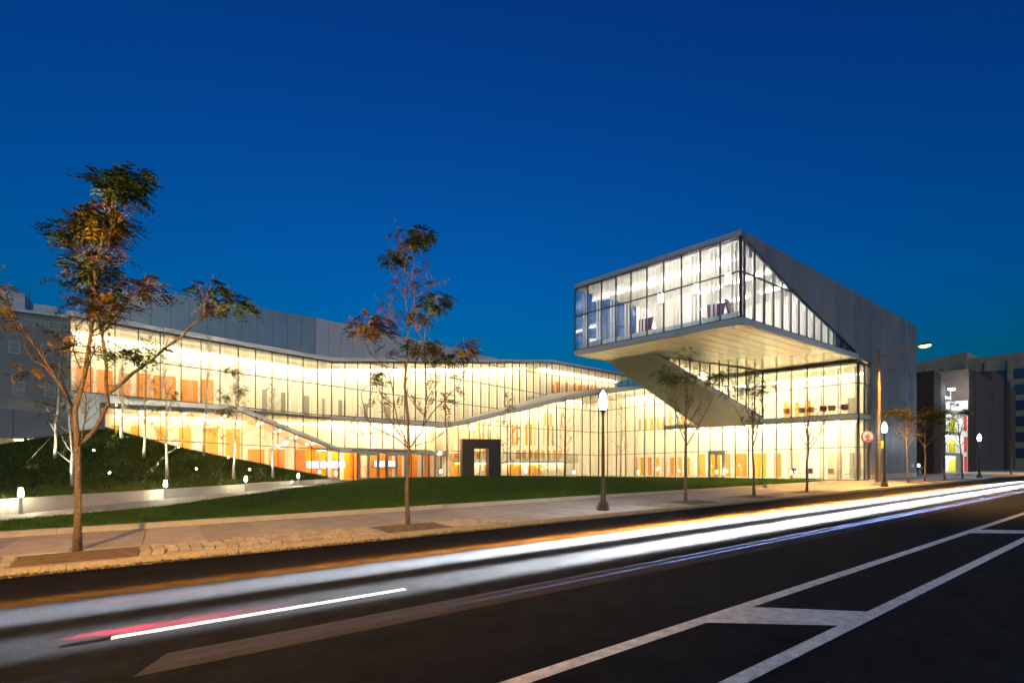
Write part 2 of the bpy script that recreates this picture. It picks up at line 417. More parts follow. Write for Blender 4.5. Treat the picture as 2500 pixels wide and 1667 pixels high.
# dead leaves along the gutter
mm = MB()
for i in range(5200):
    x = -6 + 46 * rnd.random() ** 1.4; y = 9.885 - abs(rnd.gauss(0, .045)); z = .006 + rnd.random() * .045; s = rnd.uniform(.012, .034); a = rnd.random() * 6.28; t = rnd.uniform(-.7, .7)
    c, q = math.cos(a) * s, math.sin(a) * s
    mm.add([(x - c, y - q, z - t * s * .4), (x + q * .6, y - c * .6, z + .01), (x + c, y + q, z + t * s * .4), (x - q * .6, y + c * .6, z)], [(0, 1, 2, 3)])
mm.build('gutter_leaves', litter_m, kind='stuff')

# low kerb in front of the lawn
lk = thing('lawn_kerb', 'x', 'x'); del lk['label']; del lk['category']; lk['kind'] = 'structure'
x = -8.0
while x < 37:
    L = 3.05; mm = MB(); mm.box(x + L / 2, 14.11, -.2, L - .014, .20, .435); mm.build('kerb_stone', granite_l, lk); x += L

def C2x(y): return 41.5 - (y - 14.12) * .1487
PR = it([13.0, 16.66, 19.09, 27.26, 35.6, 38], [-12.0, -3.26, .13, 5.75, 12.5, 14.6])     # right edge of the footpath, x as a function of y
def lawn_z(x, y):
    q = min(max((x - 24) / 16, 0), 1); p_ = min(max((y - 16) / 21, 0), 1)
    rise = min(max((y - 14.2) / 6, 0), 1)
    return .215 + .02 * rise - .44 * q * p_ + .018 * math.sin(x * .9) * math.sin(y * .7)
mm = MB(); NY, NX = 46, 70; vs_ = []
for j in range(NY + 1):
    y = 14.215 + (36.6 - 14.215) * j / NY; xa = PR(y) + .03; xb = C2x(y) - .55
    if y < 16.0: xb = min(xb, 36.5)
    for i in range(NX + 1):
        x = xa + (xb - xa) * (i / NX); vs_.append((x, y, lawn_z(x, y)))
mm.add(vs_, [(j * (NX + 1) + i, j * (NX + 1) + i + 1, (j + 1) * (NX + 1) + i + 1, (j + 1) * (NX + 1) + i) for j in range(NY) for i in range(NX)])
struct(mm.build('lawn', lawn_m, smooth=True))
def blades(name, n, fn, hmin, hmax, wd, material, lean=.5, seed=1):
    g = np.random.default_rng(seed); P3 = np.array(fn(n, g)); n = len(P3)
    h = g.uniform(hmin, hmax, n); a = g.uniform(0, 2 * np.pi, n); ww = g.uniform(.6, 1.3, n) * wd
    dx, dy = np.cos(a) * ww, np.sin(a) * ww; lx, ly = g.normal(0, lean, n) * h, g.normal(0, lean, n) * h
    V = np.zeros((n, 3, 3)); V[:, 0] = P3 + np.stack([dx, dy, 0 * h - .01], 1); V[:, 1] = P3 - np.stack([dx, dy, 0 * h + .01], 1); V[:, 2] = P3 + np.stack([lx, ly, h], 1)
    me = bpy.data.meshes.new(name); me.vertices.add(3 * n); me.vertices.foreach_set('co', V.reshape(-1))
    me.loops.add(3 * n); me.loops.foreach_set('vertex_index', np.arange(3 * n)); me.polygons.add(n); me.polygons.foreach_set('loop_start', np.arange(n) * 3)
    me.polygons.foreach_set('loop_total', np.full(n, 3)); me.materials.append(material); me.update(calc_edges=True)
    o = bpy.data.objects.new(name, me); COL.objects.link(o); o['kind'] = 'stuff'
    return o
def lawn_pts(n, g):
    out = []
    while len(out) < n:
        y = 14.23 + 22.2 * g.random() ** 1.9; xa = PR(y) + .02; xb = C2x(y) - .6
        x = xa + (xb - xa) * g.random() ** 1.35
        if y < 16 and x > 36.4: continue
        out.append((x, y, lawn_z(x, y)))
    return out
blades('grass', 60000, lawn_pts, .035, .075, .009, blade, .45, 3)

# low garden wall along the footpath
WA, WE = (-3.83, 19.56), (9.45, 35.02)
wu = Vector((WE[0] - WA[0], WE[1] - WA[1], 0)); WL = wu.length; wu.normalize(); wn = Vector((-wu.y, wu.x, 0))
def WP(a, q, z): return Vector((WA[0], WA[1], 0)) + wu * a + wn * q + Vector((0, 0, z))
gw = thing('garden_wall', 'low pale concrete wall between the footpath and the planted bank', 'wall', tuple(WP(0, 0, 0)))
org = WP(0, 0, 0); a = -9.0
while a < WL - .05:
    b = min(a + 4.6, WL); mm = MB()
    zt = lambda q: .575 - .0125 * q
    mm.prism([WP(a + .006, 0, -.3), WP(b - .006, 0, -.3), WP(b - .006, 0, zt(b)), WP(a + .006, 0, zt(a))], wn * .24)
    mm.build('wall_segment', wallc, gw, org); a = b
mm = MB(); mm.tube([WP(15.2, -.03, .36), WP(15.2, .0, .36)], .055, 12); mm.build('wall_light', bollard_e, gw, org)
# footpath slabs
path = thing('footpath', 'x', 'x'); del path['label']; del path['category']; path['kind'] = 'structure'
mm = MB(); ys = [13.0, 14.2, 16.66, 19.09, 23, 27.26, 31.5, 35.6, 38]
def WX(y): return WA[0] + (y - WA[1]) * wu.x / wu.y
mm2 = [(PR(y) + .02, y, .085) for y in ys]; lft = [(WX(y) + .0 - .02, y, .085) for y in ys]
for i in range(len(ys) - 1): mm.poly([lft[i], mm2[i], mm2[i + 1], lft[i + 1]])
mm.build('path_bed', mortar, path)
y = 13.4
while y < 35.0:
    y1 = y + 1.25; mm = MB()
    def edge(q, f): return (WX(q) * (1 - f) + PR(q) * f, q - 1.2 * f * 0, .121)
    for f0, f1 in ((.01, .16), (.165, .99)):
        mm.prism([edge(y + .01, f0), edge(y + .01, f1), edge(y1 - .01, f1), edge(y1 - .01, f0)], (0, 0, -.03))
    mm.build('paving_slab', concrete if int(y * 3) % 3 else concrete_b, path); y = y1
mm = MB(); mm.poly([(9, 34.9, .10), (13.6, 34.9, .10), (24, 36.4, .05), (41.6, 34.0, -.26), (41.6, 38.9, -.26), (20.6, 40.9, .04), (9, 39, .10)])
struct(mm.build('entrance_paving', concrete))
mm = MB(); mm.poly([(36.5, 14.0, .112), (160, 14.0, .112), (160, 60, .112), (54.6, 60, .112), (54.6, 14.2, .112), (42, 14.2, .112), (40.2, 28, -.05), (38.0, 37, -.26), (37.0, 37, -.27), (39.5, 20, .02)])
struct(mm.build('plaza', concrete))

# planted bank
def mz(x, y):
    dx, dy = x - WA[0], y - WA[1]; a = dx * .645 + dy * .764; q = dx * -.764 + dy * .645
    qf = max(.5, (35.3 - (WA[1] + .764 * a)) / .645); xf = WA[0] + .645 * a - .764 * qf
    zb = float(np.interp(xf, [-15, -3, -2.43, .48, 2.91, 6.59, 9, 10.05], [.4, 3.5, 3.3, 2.4, 1.8, 1.0, .42, .15])); zw = float(np.interp(a, [-10, 0, 21], [.60, .53, .33]))
    r = min(max(q / qf, 0), 1.0)
    return zw + (zb - zw) * r ** .9
mm = MB(); NA, NQ = 60, 30; vs_ = []
for i in range(NA + 1):
    a = -9 + (WL + 9.0) * i / NA
    qf = (35.28 - (WA[1] + .764 * a)) / .645
    for j in range(NQ + 1):
        q = .22 + (max(qf, .3) - .22) * j / NQ; p = WP(a, q, 0)
        z = mz(p.x, p.y) + (.05 * noise.noise(Vector((p.x * .8, p.y * .8, 0))) if 0 < j < NQ else -.02)
        vs_.append((p.x, p.y, z))
mm.add(vs_, [(i * (NQ + 1) + j, (i + 1) * (NQ + 1) + j, (i + 1) * (NQ + 1) + j + 1, i * (NQ + 1) + j + 1) for i in range(NA) for j in range(NQ)])
struct(mm.build('planted_bank', mound_m, smooth=True))
def bank_pts(n, g):
    out = []
    while len(out) < n:
        a = -3 + (WL + 2.8) * g.random(); qf = (35.25 - (WA[1] + .764 * a)) / .645; q = .25 + (qf - .3) * g.random(); p = WP(a, q, 0)
        if noise.noise(Vector((p.x * .7, p.y * .7, 3))) + g.normal(0, .3) < -.35: continue
        out.append((p.x, p.y, mz(p.x, p.y)))
    return out
blades('ground_cover', 70000, bank_pts, .05, .16, .022, cover, .8, 5)

# ================================================================== THE GLASS BUILDING
PL = (20.60, 38.84)
def unit(h): return (math.cos(R(h)), math.sin(R(h)))
def outn(d): return (d[1], -d[0])
dF = unit(8.545); nF = outn(dF)
dC = unit(-5.645); nC = outn(dC)
Cc = (38.08, 37.12); Sc = (41.496, 14.119)
dW = ((Sc[0] - Cc[0]) / 23.253, (Sc[1] - Cc[1]) / 23.253)        # from the inner corner towards the street
nW = (dW[1], -dW[0])                                              # faces west
Bc = (25.407, 14.119); BLc = (23.722, 25.475)
BLD = thing('research_building', 'long glass fronted building with glowing orange interior and a cantilevered upper box', 'building', (20, 36, 0))
BO = (20, 36, 0)
def P3(O, d, n, t, z, off=0.0): return Vector((O[0] + d[0] * t + n[0] * off, O[1] + d[1] * t + n[1] * off, z))
def part(mb, name, material, parent=None, **k): return mb.build(name, material, parent or BLD, BO if parent is None else BO, **k)

def clip(poly, t0, t1, f0, f1, above):
    out = []
    def val(p):
        u = (p[0] - t0) / (t1 - t0); l = f0 + (f1 - f0) * u
        return (p[1] - l) if above else (l - p[1])
    for i in range(len(poly)):
        a, b = poly[i], poly[(i + 1) % len(poly)]; va, vb = val(a), val(b)
        if va >= 0: out.append(a)
        if va * vb < 0:
            k = va / (va - vb); out.append((a[0] + (b[0] - a[0]) * k, a[1] + (b[1] - a[1]) * k))
    return out
def pane(parent, O, d, n, poly, t0, t1, gm, off=-.05):
    if len(poly) < 3: return
    ar = 0
    for i in range(len(poly)): a, b = poly[i], poly[(i + 1) % len(poly)]; ar += a[0] * b[1] - b[0] * a[1]
    if abs(ar) / 2 < .02: return
    mm = MB(); mm.poly([P3(O, d, n, t, z, off) for t, z in poly]); o = mm.build('glass_pane', gm, parent, BO)
    uvl = o.data.uv_layers.new(name='UVMap')
    for k, l in enumerate(o.data.loops): t, z = poly[l.vertex_index]; uvl.data[k].uv = ((t - t0) / (t1 - t0), z)
def facade(O, d, n, ts, bot, top, lines, gm=None, mw=.042, head=True, skip=lambda t, r: False, mull=True):
    gm = gm or gfrit
    fr = MB(); hd = MB()
    for i in range(len(ts) - 1):
        a, b = ts[i], ts[i + 1]
        if top(a) - bot(a) < .02 and top(b) - bot(b) < .02: continue
        fr.bar(P3(O, d, n, a, bot(a) + .03, -.05), P3(O, d, n, b, bot(b) + .03, -.05), .14, .06)
        if head: hd.bar(P3(O, d, n, a, top(a) - .03, -.05), P3(O, d, n, b, top(b) - .03, -.05), .14, .06)
    cw = fr.build('curtain_wall', frame_m, BLD, BO)
    if hd.f: hd.build('head_rail', frame_m, cw, BO)
    if mull:
        for t in ts:
            z0, z1 = bot(t) + .06, top(t) - .06
            if z1 - z0 < .1: continue
            mm = MB(); c = P3(O, d, n, t, z0, -.045); mm.box(c.x, c.y, z0, mw, .11, z1 - z0, math.atan2(d[1], d[0])); mm.build('mullion', frame_m, cw, BO)
    for ln in lines:
        mm = MB(); cnt = 0
        for i in range(len(ts) - 1):
            a, b = ts[i], ts[i + 1]; za, zb = ln(a), ln(b); ok = [bot(q) + .05 < z < top(q) - .05 for q, z in ((a, za), (b, zb))]
            if not any(ok): continue
            if not all(ok):                                  # find where the line leaves the opening
                lo, hi = (a, b) if ok[0] else (b, a)
                g0 = lambda q: (bot(q) + .05 < ln(q) < top(q) - .05)
                for _ in range(12):
                    md = (lo + hi) / 2
                    if g0(md): lo = md
                    else: hi = md
                a, b = ((a, lo) if ok[0] else (lo, b)); za, zb = ln(a), ln(b)
            mm.bar(P3(O, d, n, a, za, -.04), P3(O, d, n, b, zb, -.04), .12, .05); cnt += 1
        if cnt: mm.build('transom', frame_m, cw, BO)
    for i in range(len(ts) - 1):
        a, b = ts[i], ts[i + 1]
        base = [(a, -5), (b, -5), (b, 40), (a, 40)]
        base = clip(base, a, b, bot(a), bot(b), True); base = clip(base, a, b, top(a), top(b), False)
        lv = [None] + list(lines) + [None]
        for r in range(len(lv) - 1):
            if skip((a + b) / 2, r): continue
            q = base
            if lv[r] is not None: q = clip(q, a, b, lv[r](a), lv[r](b), True)
            if lv[r + 1] is not None and len(q) > 2: q = clip(q, a, b, lv[r + 1](a), lv[r + 1](b), False)
            pane(cw, O, d, n, q, a, b, gm)
    return cw
def band(O, d, n, pts, thick=.34, name='fascia', material=None, depth=.42):
    """metal band following (t, ztop, zbottom) points"""
    mm = MB()
    for (ta, za, ba), (tb, zb, bb) in zip(pts[:-1], pts[1:]):
        mm.prism([P3(O, d, n, ta, ba, .06), P3(O, d, n, tb, bb, .06), P3(O, d, n, tb, zb, .06), P3(O, d, n, ta, za, .06)], Vector((n[0], n[1], 0)) * -depth)
    return part(mm, name, material or fascia)
def strip(O, d, n, t0, t1, zf, zc, off, steps=8):
    mm = MB()
    for i in range(steps):
        a, b = t0 + (t1 - t0) * i / steps, t0 + (t1 - t0) * (i + 1) / steps
        mm.poly([P3(O, d, n, a, zf(a), off), P3(O, d, n, b, zf(b), off), P3(O, d, n, b, zc(b), off), P3(O, d, n, a, zc(a), off)])
    return mm
def flat(O, d, n, t0, t1, zf, o0, o1, steps=8, th=0.0):
    mm = MB()
    for i in range(steps):
        a, b = t0 + (t1 - t0) * i / steps, t0 + (t1 - t0) * (i + 1) / steps
        q = [P3(O, d, n, a, zf(a), o0), P3(O, d, n, b, zf(b), o0), P3(O, d, n, b, zf(b), o1), P3(O, d, n, a, zf(a), o1)]
        if th: mm.prism(q, (0, 0, -th))
        else: mm.poly(q)
    return mm
def wpanel(par, O, d, n, t, wdt, z0, z1, off, material, name='wall_panel', th=.05):
    mm = MB(); c = P3(O, d, n, t, z0, off); mm.box(c.x, c.y, z0, wdt, th, z1 - z0, math.atan2(d[1], d[0])); return mm.build(name, material, par, BO)
def clight(par, O, d, n, t0, t1, z, off, material, wd=.14, ht=.06):
    mm = MB(); mm.bar(P3(O, d, n, t0, z(t0) if callable(z) else z, off), P3(O, d, n, t1, z(t1) if callable(z) else z, off), wd, ht); return mm.build('ceiling_light', material, par, BO)
def alight(O, d, n, t0, t1, z, off, dirv, power, color=WARM, wd=.3):  # hidden area lamp, added to fill the room with even light
    l = bpy.data.lights.new('room_fill', 'AREA'); l.shape = 'RECTANGLE'; l.size = abs(t1 - t0); l.size_y = wd; l.energy = power * .84; l.color = color
    o = bpy.data.objects.new('room_fill', l); COL.objects.link(o); o.parent = BLD; o.location = P3(O, d, n, (t0 + t1) / 2, z, off) - Vector(BO)
    zc = -Vector(dirv).normalized(); xc = Vector((d[0], d[1], 0)); xc = (xc - zc * xc.dot(zc)).normalized(); yc = zc.cross(xc)
    o.rotation_mode = 'QUATERNION'; o.rotation_quaternion = Matrix((xc, yc, zc)).transposed().to_quaternion()
def inward(n, dn): return Vector((-n[0], -n[1], -dn))
def dlight(par, O, d, n, t, z, off, r=.075):
    mm = MB(); c = P3(O, d, n, t, z, off); mm.lathe([(r, -.03), (r, .0)], (c.x, c.y, z), 10); return mm.build('downlight', disc_e, par, BO)
K = lambda z: (lambda t: z)
rb = random.Random(11)

# ---- long wing, upper storey ------------------------------------------------
mod = 1.048
tsW = [-25.11] + [-10.65 + mod * k for k in range(-13, 24)] + [14.364]
Wtop = it([-25.11, -10.65, 14.36], [9.46, 9.01, 12.44])
croofX = it([20.6, 38.05], [4.86, 9.30])
Ltop = it([-3.0, 1.93, 3.84, 6.59, 9.96, 10.05], [5.13, 5.12, 5.04, 3.93, 2.57, 2.52])
def Wx(t): return PL[0] + dF[0] * t
SPb = it([-25.11, -10.65, 0], [5.13, 4.72, 4.59]); SPt = it([-25.11, -16.5, -16.4, -10.66, -10.65, 0, .3], [5.36, 5.10, 5.08, 4.90, 4.95, 4.93, 4.93])
def Wbot(t):
    if t > 0.0: return croofX(Wx(t))
    return SPt(t)
Wtr = it([-25.11, -10.65, 1.3, 14.36], [7.54, 7.18, 6.81, 6.55])
WA_ = lambda t: 9.31 - .0262 * (t + 8.53); WB_ = lambda t: 10.85 + .012 * (t - 3.51)
cwW = facade(PL, dF, nF, tsW, Wbot, Wtop, [Wtr, WA_, WB_])
band(PL, dF, nF, [(t, Wtop(t) + .27, Wtop(t)) for t in (-25.3, -10.65, 14.4)])
band(PL, dF, nF, [(-25.3, 5.36, 5.13), (-16.4, 5.10, 4.88)], material=fascia)
band(PL, dF, nF, [(-10.7, 4.95, 4.70), (0.0, 4.93, 4.57)], material=fascia)
# room behind: floor, rear wall, ceiling, wall-wash lights, orange panels
Wc = lambda t: Wtop(t) - .12
Wfl = lambda t: Wbot(t) - .06
rw = part(strip(PL, dF, nF, -25.1, 18.0, lambda t: Wfl(t) - .2, Wc, -4.2, 30), 'interior_wall', cream)
cl = part(flat(PL, dF, nF, -25.1, 15.2, Wc, -.12, -4.2, 30), 'ceiling', ceil_m)
part(flat(PL, dF, nF, -25.1, 14.3, Wfl, -.12, -4.25, 30, .22), 'floor_slab', slab_m)
for t in (-25.1,): part(MB().poly([P3(PL, dF, nF, t, 4.9, -.15), P3(PL, dF, nF, t, 4.9, -4.2), P3(PL, dF, nF, t, 9.4, -4.2), P3(PL, dF, nF, t, 9.4, -.15)]), 'interior_wall', cream)
t = -24.9
while t < 13.8:
    b = min(t + 3.0, 14.2); clight(cl, PL, dF, nF, t, b - .12, lambda q: Wc(q) - .12, -3.72, strip_w, .16, .06); t = b
for t0_, t1_ in ((-24.9, -18), (-17.8, -11), (-10.6, -4), (-3.8, 2.5), (2.8, 8.2), (8.4, 14)): alight(PL, dF, nF, t0_, t1_, Wc((t0_ + t1_) / 2) - .45, -.7, inward(nF, .55), 34)
t = -24.7
while t < -17.2:
    w_ = rb.choice((.55, .75, .95)); wpanel(rw, PL, dF, nF, t + w_ / 2, w_, 5.35, 7.25 + rb.uniform(-.1, .15), -4.14, orange); t += w_ + rb.choice((.14, .2, .32))
for t, w_, h in ((-14.1, .4, 7.0), (-12.7, .35, 6.9), (-10.9, .4, 6.8), (-9.6, .3, 6.7), (-8.0, .5, 6.7), (-5.8, .4, 6.6), (-3.6, .6, 6.5)):
    wpanel(rw, PL, dF, nF, t, w_, 5.02, h, -4.14, rb.choice((greyp, amber, greyp)))
for t in np.arange(-16.4, 13.5, .9): wpanel(rw, PL, dF, nF, t, .12, Wfl(t) + .05, Wc(t) - .9, -3.2, frost, 'fin', .012)
# wall between the wing's upper glass and the sloping roof of the lower volume
def w3b(t): return Ltop(Wx(t) + .1) + .02
ts3 = [t for t in tsW if -18.2 < t < -10.6]
facade(PL, dF, nF, ts3, lambda t: min(w3b(t), SPb(t) - .06), lambda t: SPt(t) - .02, [], head=False)
# ---- sloping lower volume on the planted bank ----------------------------------
LO = (-3.0, 35.3); dL = (1, 0); nL = (0, -1)
tsL = [0, .62] + [.62 + 1.055 * k for k in range(1, 12)] + [13.05]
Lb = it([0, .57, 3.48, 5.91, 8.11, 9.59, 11.98, 13.05], [3.55, 3.34, 2.41, 1.85, 1.37, 1.0, .45, .2])
Lt = lambda t: Ltop(t - 3.0) - .26
facade(LO, dL, nL, tsL, Lb, Lt, [it([0, 4.93, 13.05], [2.95, 2.73, 2.36])])
band(LO, dL, nL, [(t, Ltop(t - 3.0), Ltop(t - 3.0) - .27) for t in (0, 4.93, 6.84, 9.59, 13.0)])
mm = MB()
for a, b in zip((0, 4.93, 6.84, 9.59), (4.93, 6.84, 9.59, 13.05)):
    mm.poly([(a - 3, 35.3, Ltop(a - 3) - .01), (b - 3, 35.3, Ltop(b - 3) - .01), (b - 3, 37.9, Ltop(b - 3) - .01), (a - 3, 37.9, Ltop(a - 3) - .01)])
part(mm, 'roof', fascia)
# concrete upstand between bank and glass
mm = MB()
tt = [0, .57, 3.48, 5.91, 8.11, 9.59, 11.98, 13.05]
for a, b in zip(tt[:-1], tt[1:]): mm.prism([(a - 3, 35.22, Lb(a) - .55), (b - 3, 35.22, Lb(b) - .55), (b - 3, 35.22, Lb(b)), (a - 3, 35.22, Lb(a))], (0, .3, 0))
mm.prism([(-5.6, 35.5, 2.2), (-3.0, 35.22, 2.9), (-3.0, 35.22, 3.56), (-5.6, 35.5, 2.75)], (0, .3, 0))
part(mm, 'plinth', wallc)
lw = part(strip(LO, dL, nL, -.2, 24, K(-.3), K(4.7), -5.2, 6), 'interior_wall', cream)
lc = part(flat(LO, dL, nL, -.2, 13.4, lambda t: Lt(t) + .02 if t > 7 else 4.6, -.15, -5.2, 12), 'ceiling', salmon)
part(flat(LO, dL, nL, -.2, 24, K(.02), -.1, -9, 4, .25), 'floor_slab', slab_m)
t = .1
while t < 6.6:
    w_ = rb.choice((.5, .7, .9)); wpanel(lw, LO, dL, nL, t + w_ / 2, w_, .05, 3.9, -5.12, amber); t += w_ + rb.choice((.5, .7, .9))
while t < 23.5:
    w_ = rb.choice((.6, .8, 1.1)); wpanel(lw, LO, dL, nL, t + w_ / 2, w_, .05, 2.45, -5.12, orange if rb.random() < .6 else amber); t += w_ + rb.choice((.3, .5, .7))
for t in np.arange(.6, 12.6, 1.1):
    for off in (-1.6, -3.3): dlight(lc, LO, dL, nL, t, (4.55 if t < 7 else Lt(t) - .05), off)
for t in np.arange(.2, 23, 3.0): clight(lw, LO, dL, nL, t, t + 2.7, 4.45, -4.8, strip_a, .12)
for t0_, t1_, z_ in ((.6, 4, 4.4), (4.2, 8, 3.9), (8.2, 12.4, 3.0)): alight(LO, dL, nL, t0_, t1_, z_ - .25, -.8, inward(nL, .4), 26, (1.0, .70, .34))
# ---- entrance: canopy, two pairs of doors --------------------------------------------
VO = (10.05, 35.3); dV = unit(12); nV = outn(dV); V2 = P3(VO, dV, nV, 7.367, 0)
V2O = (V2.x, V2.y); l2 = math.hypot(PL[0] - V2.x, PL[1] - V2.y); dV2 = ((PL[0] - V2.x) / l2, (PL[1] - V2.y) / l2); nV2 = outn(dV2)
vtop = it([0, 7.367], [2.24, 2.15]); dts = [0, 1.12, 1.45, 3.27, 3.89, 5.75, 6.26, 7.367]
cwV = facade(VO, dV, nV, dts, K(.12), vtop, [], skip=lambda t, r: 1.45 < t < 3.27 or 3.89 < t < 5.75, gm=gplain)
facade(V2O, dV2, nV2, [l2 * k / 4 for k in range(5)], K(.06), it([0, l2], [2.13, 2.04]), [], gm=gfrit)
band(VO, dV, nV, [(0, 2.55, 2.22), (7.367, 2.50, 2.13)], depth=.5)
band(V2O, dV2, nV2, [(0, 2.50, 2.13), (l2, 2.36, 2.03)], depth=.5)
mm = MB(); e = P3(PL, dF, nF, -10.65, 0)
mm.poly([(10.05, 35.3, 2.5), (V2.x, V2.y, 2.46), (PL[0], PL[1], 2.34), (e.x, e.y, 2.5)]); part(mm, 'roof', fascia)
tsU = [t for t in tsW if -10.7 < t < -.2] + [-.02]
facade(PL, dF, nF, tsU, it([-10.65, 0], [2.5, 2.36]), lambda t: SPb(t) - .01, [], gm=gfrit)
def door(O, d, n, t0, w_, z0, z1, hs):
    mm = MB(); f = .09
    for a, b, c_, e_ in ((t0, t0 + f, z0, z1), (t0 + w_ - f, t0 + w_, z0, z1), (t0 + f, t0 + w_ - f, z0, z0 + .2), (t0 + f, t0 + w_ - f, z1 - .1, z1)):
        mm.prism([P3(O, d, n, a, c_, 0), P3(O, d, n, b, c_, 0), P3(O, d, n, b, e_, 0), P3(O, d, n, a, e_, 0)], Vector((n[0], n[1], 0)) * -.06)
    dr = part(mm, 'door', door_m)
    q = MB(); q.poly([P3(O, d, n, t0 + f, z0 + .2, -.03), P3(O, d, n, t0 + w_ - f, z0 + .2, -.03), P3(O, d, n, t0 + w_ - f, z1 - .1, -.03), P3(O, d, n, t0 + f, z1 - .1, -.03)]); q.build('door_pane', gplain, dr, BO)
    q = MB(); q.bar(P3(O, d, n, t0 + .06, z0 + .98, .05), P3(O, d, n, t0 + w_ - .06, z0 + .98, .05), .03, .04)
    hx = t0 + (w_ - .14 if hs > 0 else .14); q.bar(P3(O, d, n, hx, z0 + .8, .07), P3(O, d, n, hx, z0 + 1.35, .07), .03, .03); q.build('door_handle', steel, dr, BO)
for ta, tb in ((1.45, 3.27), (3.89, 5.75)):
    mm = MB()
    for a, b, c_, e_ in ((ta + .03, ta + .12, .12, 2.15), (tb - .12, tb - .03, .12, 2.15), (ta + .03, tb - .03, 2.08, 2.17)):
        mm.prism([P3(VO, dV, nV, a, c_, .02), P3(VO, dV, nV, b, c_, .02), P3(VO, dV, nV, b, e_, .02), P3(VO, dV, nV, a, e_, .02)], Vector((nV[0], nV[1], 0)) * -.12)
    part(mm, 'door_frame', door_m); h = (tb - ta - .24) / 2
    door(VO, dV, nV, ta + .12, h - .005, .13, 2.07, 1); door(VO, dV, nV, ta + .12 + h + .005, h - .005, .13, 2.07, -1)
# lobby interior
uw = part(strip(PL, dF, nF, -10.7, 8, K(2.3), lambda t: 4.75, -4.6, 6), 'interior_wall', salmon)
uc = part(flat(PL, dF, nF, -10.7, 1.5, K(4.68), -.15, -4.6, 4), 'ceiling', salmon)
for t in np.arange(-10.2, 0, .95):
    if rb.random() < .8: wpanel(uw, PL, dF, nF, t, .38, 2.4, 3.6, -4.54, amber if rb.random() < .6 else orange)
    wpanel(uw, PL, dF, nF, t + .45, .13, 2.3, 4.4, -2.2, frost, 'fin', .012)
for t in np.arange(-10, 0, 1.3): dlight(uc, PL, dF, nF, t, 4.6, -1.8)
for t in np.arange(-10.3, 0, 3.4): clight(uc, PL, dF, nF, t, t + 2.8, 4.55, -4.2, strip_a, .12)
for t0_, t1_ in ((-10.2, -5.4), (-5, -.4)): alight(PL, dF, nF, t0_, t1_, 4.45, -.7, inward(nF, .45), 24, (1.0, .72, .40))
for t0_, t1_ in ((.4, 5), (5.4, 10)): alight(VO, dV, nV, t0_, t1_, 2.25, -.7, inward(nV, .3), 16, (1.0, .70, .34))
vb = part(strip(VO, dV, nV, -.5, 11.5, K(.0), K(2.5), -4.4, 3), 'interior_wall', amber)
vc = part(flat(VO, dV, nV, 0, 11.0, K(2.42), -.4, -4.4, 3), 'ceiling', cream)
for t in np.arange(.4, 10.5, 1.05): wpanel(vb, VO, dV, nV, t, .35, .05, 2.4, -4.3, cream if int(t) % 3 else orange)
for t in np.arange(.8, 10.5, 1.5): dlight(vc, VO, dV, nV, t, 2.40, -1.6); dlight(vc, VO, dV, nV, t + .6, 2.40, -3.2)
for t in np.arange(.3, 10, 3.2): clight(vc, VO, dV, nV, t, t + 2.8, 2.36, -3.9, strip_a, .14)

# ---- atrium: two glass fronts meeting at the inner corner ----------------------------
tsC1 = [17.564 * k / 16 for k in range(17)]
C1top = it([0, 17.564], [4.62, 8.95]); C1b = it([0, 17.564], [.02, -.27])
facade(PL, dC, nC, tsC1, C1b, C1top, [it([0, 17.56], [2.44, 2.12]), it([0, 17.56], [5.01, 4.57]), it([0, 17.56], [7.27, 6.86])], gm=gfrit)
band(PL, dC, nC, [(0, 4.93, 4.58), (17.6, 9.35, 8.92)], depth=.5)
tsC2 = [23.253 * k / 21 for k in range(22)]
C2b = it([0, 11.26, 23.25], [-.27, -.10, .12]); C2top = it([0, 4.6, 5.0, 23.25], [8.75, 8.78, 8.98, 8.98])
def c2low(t): return C2b(t)
r1 = it([0, 11.2, 23.25], [2.12, 2.39, 2.60]); r2 = it([0, 11.2, 23.25], [4.56, 4.62, 4.72]); r3 = it([0, 7.6, 23.25], [6.87, 7.10, 7.36])
iA = 15
facade(Cc, dW, nW, tsC2[:iA + 1], C2b, C2top, [r1, r2, r3], skip=lambda t, r: (11.9 < t < 13.6 and r == 0))
facade(Cc, dW, nW, tsC2[iA:], C2b, lambda t: r2(t) - .0, [r1])
facade(Cc, dW, nW, tsC2[iA:], lambda t: r2(t) + .33, C2top, [r3])
band(Cc, dW, nW, [(tsC2[iA], r2(tsC2[iA]) + .34, r2(tsC2[iA]) - .01), (23.30, 5.06, 4.71)], material=alum, depth=.2)
band(Cc, dW, nW, [(-.1, 9.32, 8.74), (5.2, 9.10, 8.76)], depth=.5)
mm = MB(); w1 = P3(PL, dF, nF, 14.36, 0)
mm.poly([(PL[0], PL[1], 4.88), (Cc[0], Cc[1], 9.30), (w1.x, w1.y, 9.0)]); mm.poly([(Cc[0], Cc[1], 9.28), (39.2, 30, 9.05), (50, 30, 9.05), (50, 41, 9.05), (w1.x, w1.y, 9.0)])
part(mm, 'roof', fascia)
# street side return of the glass corner
SO = Sc; dS = (1, 0); nS = (0, -1); tsS = [0, 1.24, 2.21]
facade(SO, dS, nS, tsS, K(.12), K(4.72), [K(2.60)]); facade(SO, dS, nS, tsS, K(5.05), K(8.78), [K(7.36)])
mm = MB(); mm.prism([(41.44, 14.06, 4.72), (43.72, 14.06, 4.72), (43.72, 14.06, 5.05), (41.44, 14.06, 5.05)], (0, .2, 0)); part(mm, 'fascia', alum)
for z0, z1 in ((.12, 8.98),):
    mm = MB(); mm.box(41.47, 14.09, .12, .09, .09, 8.86); part(mm, 'corner_post', frame_m)
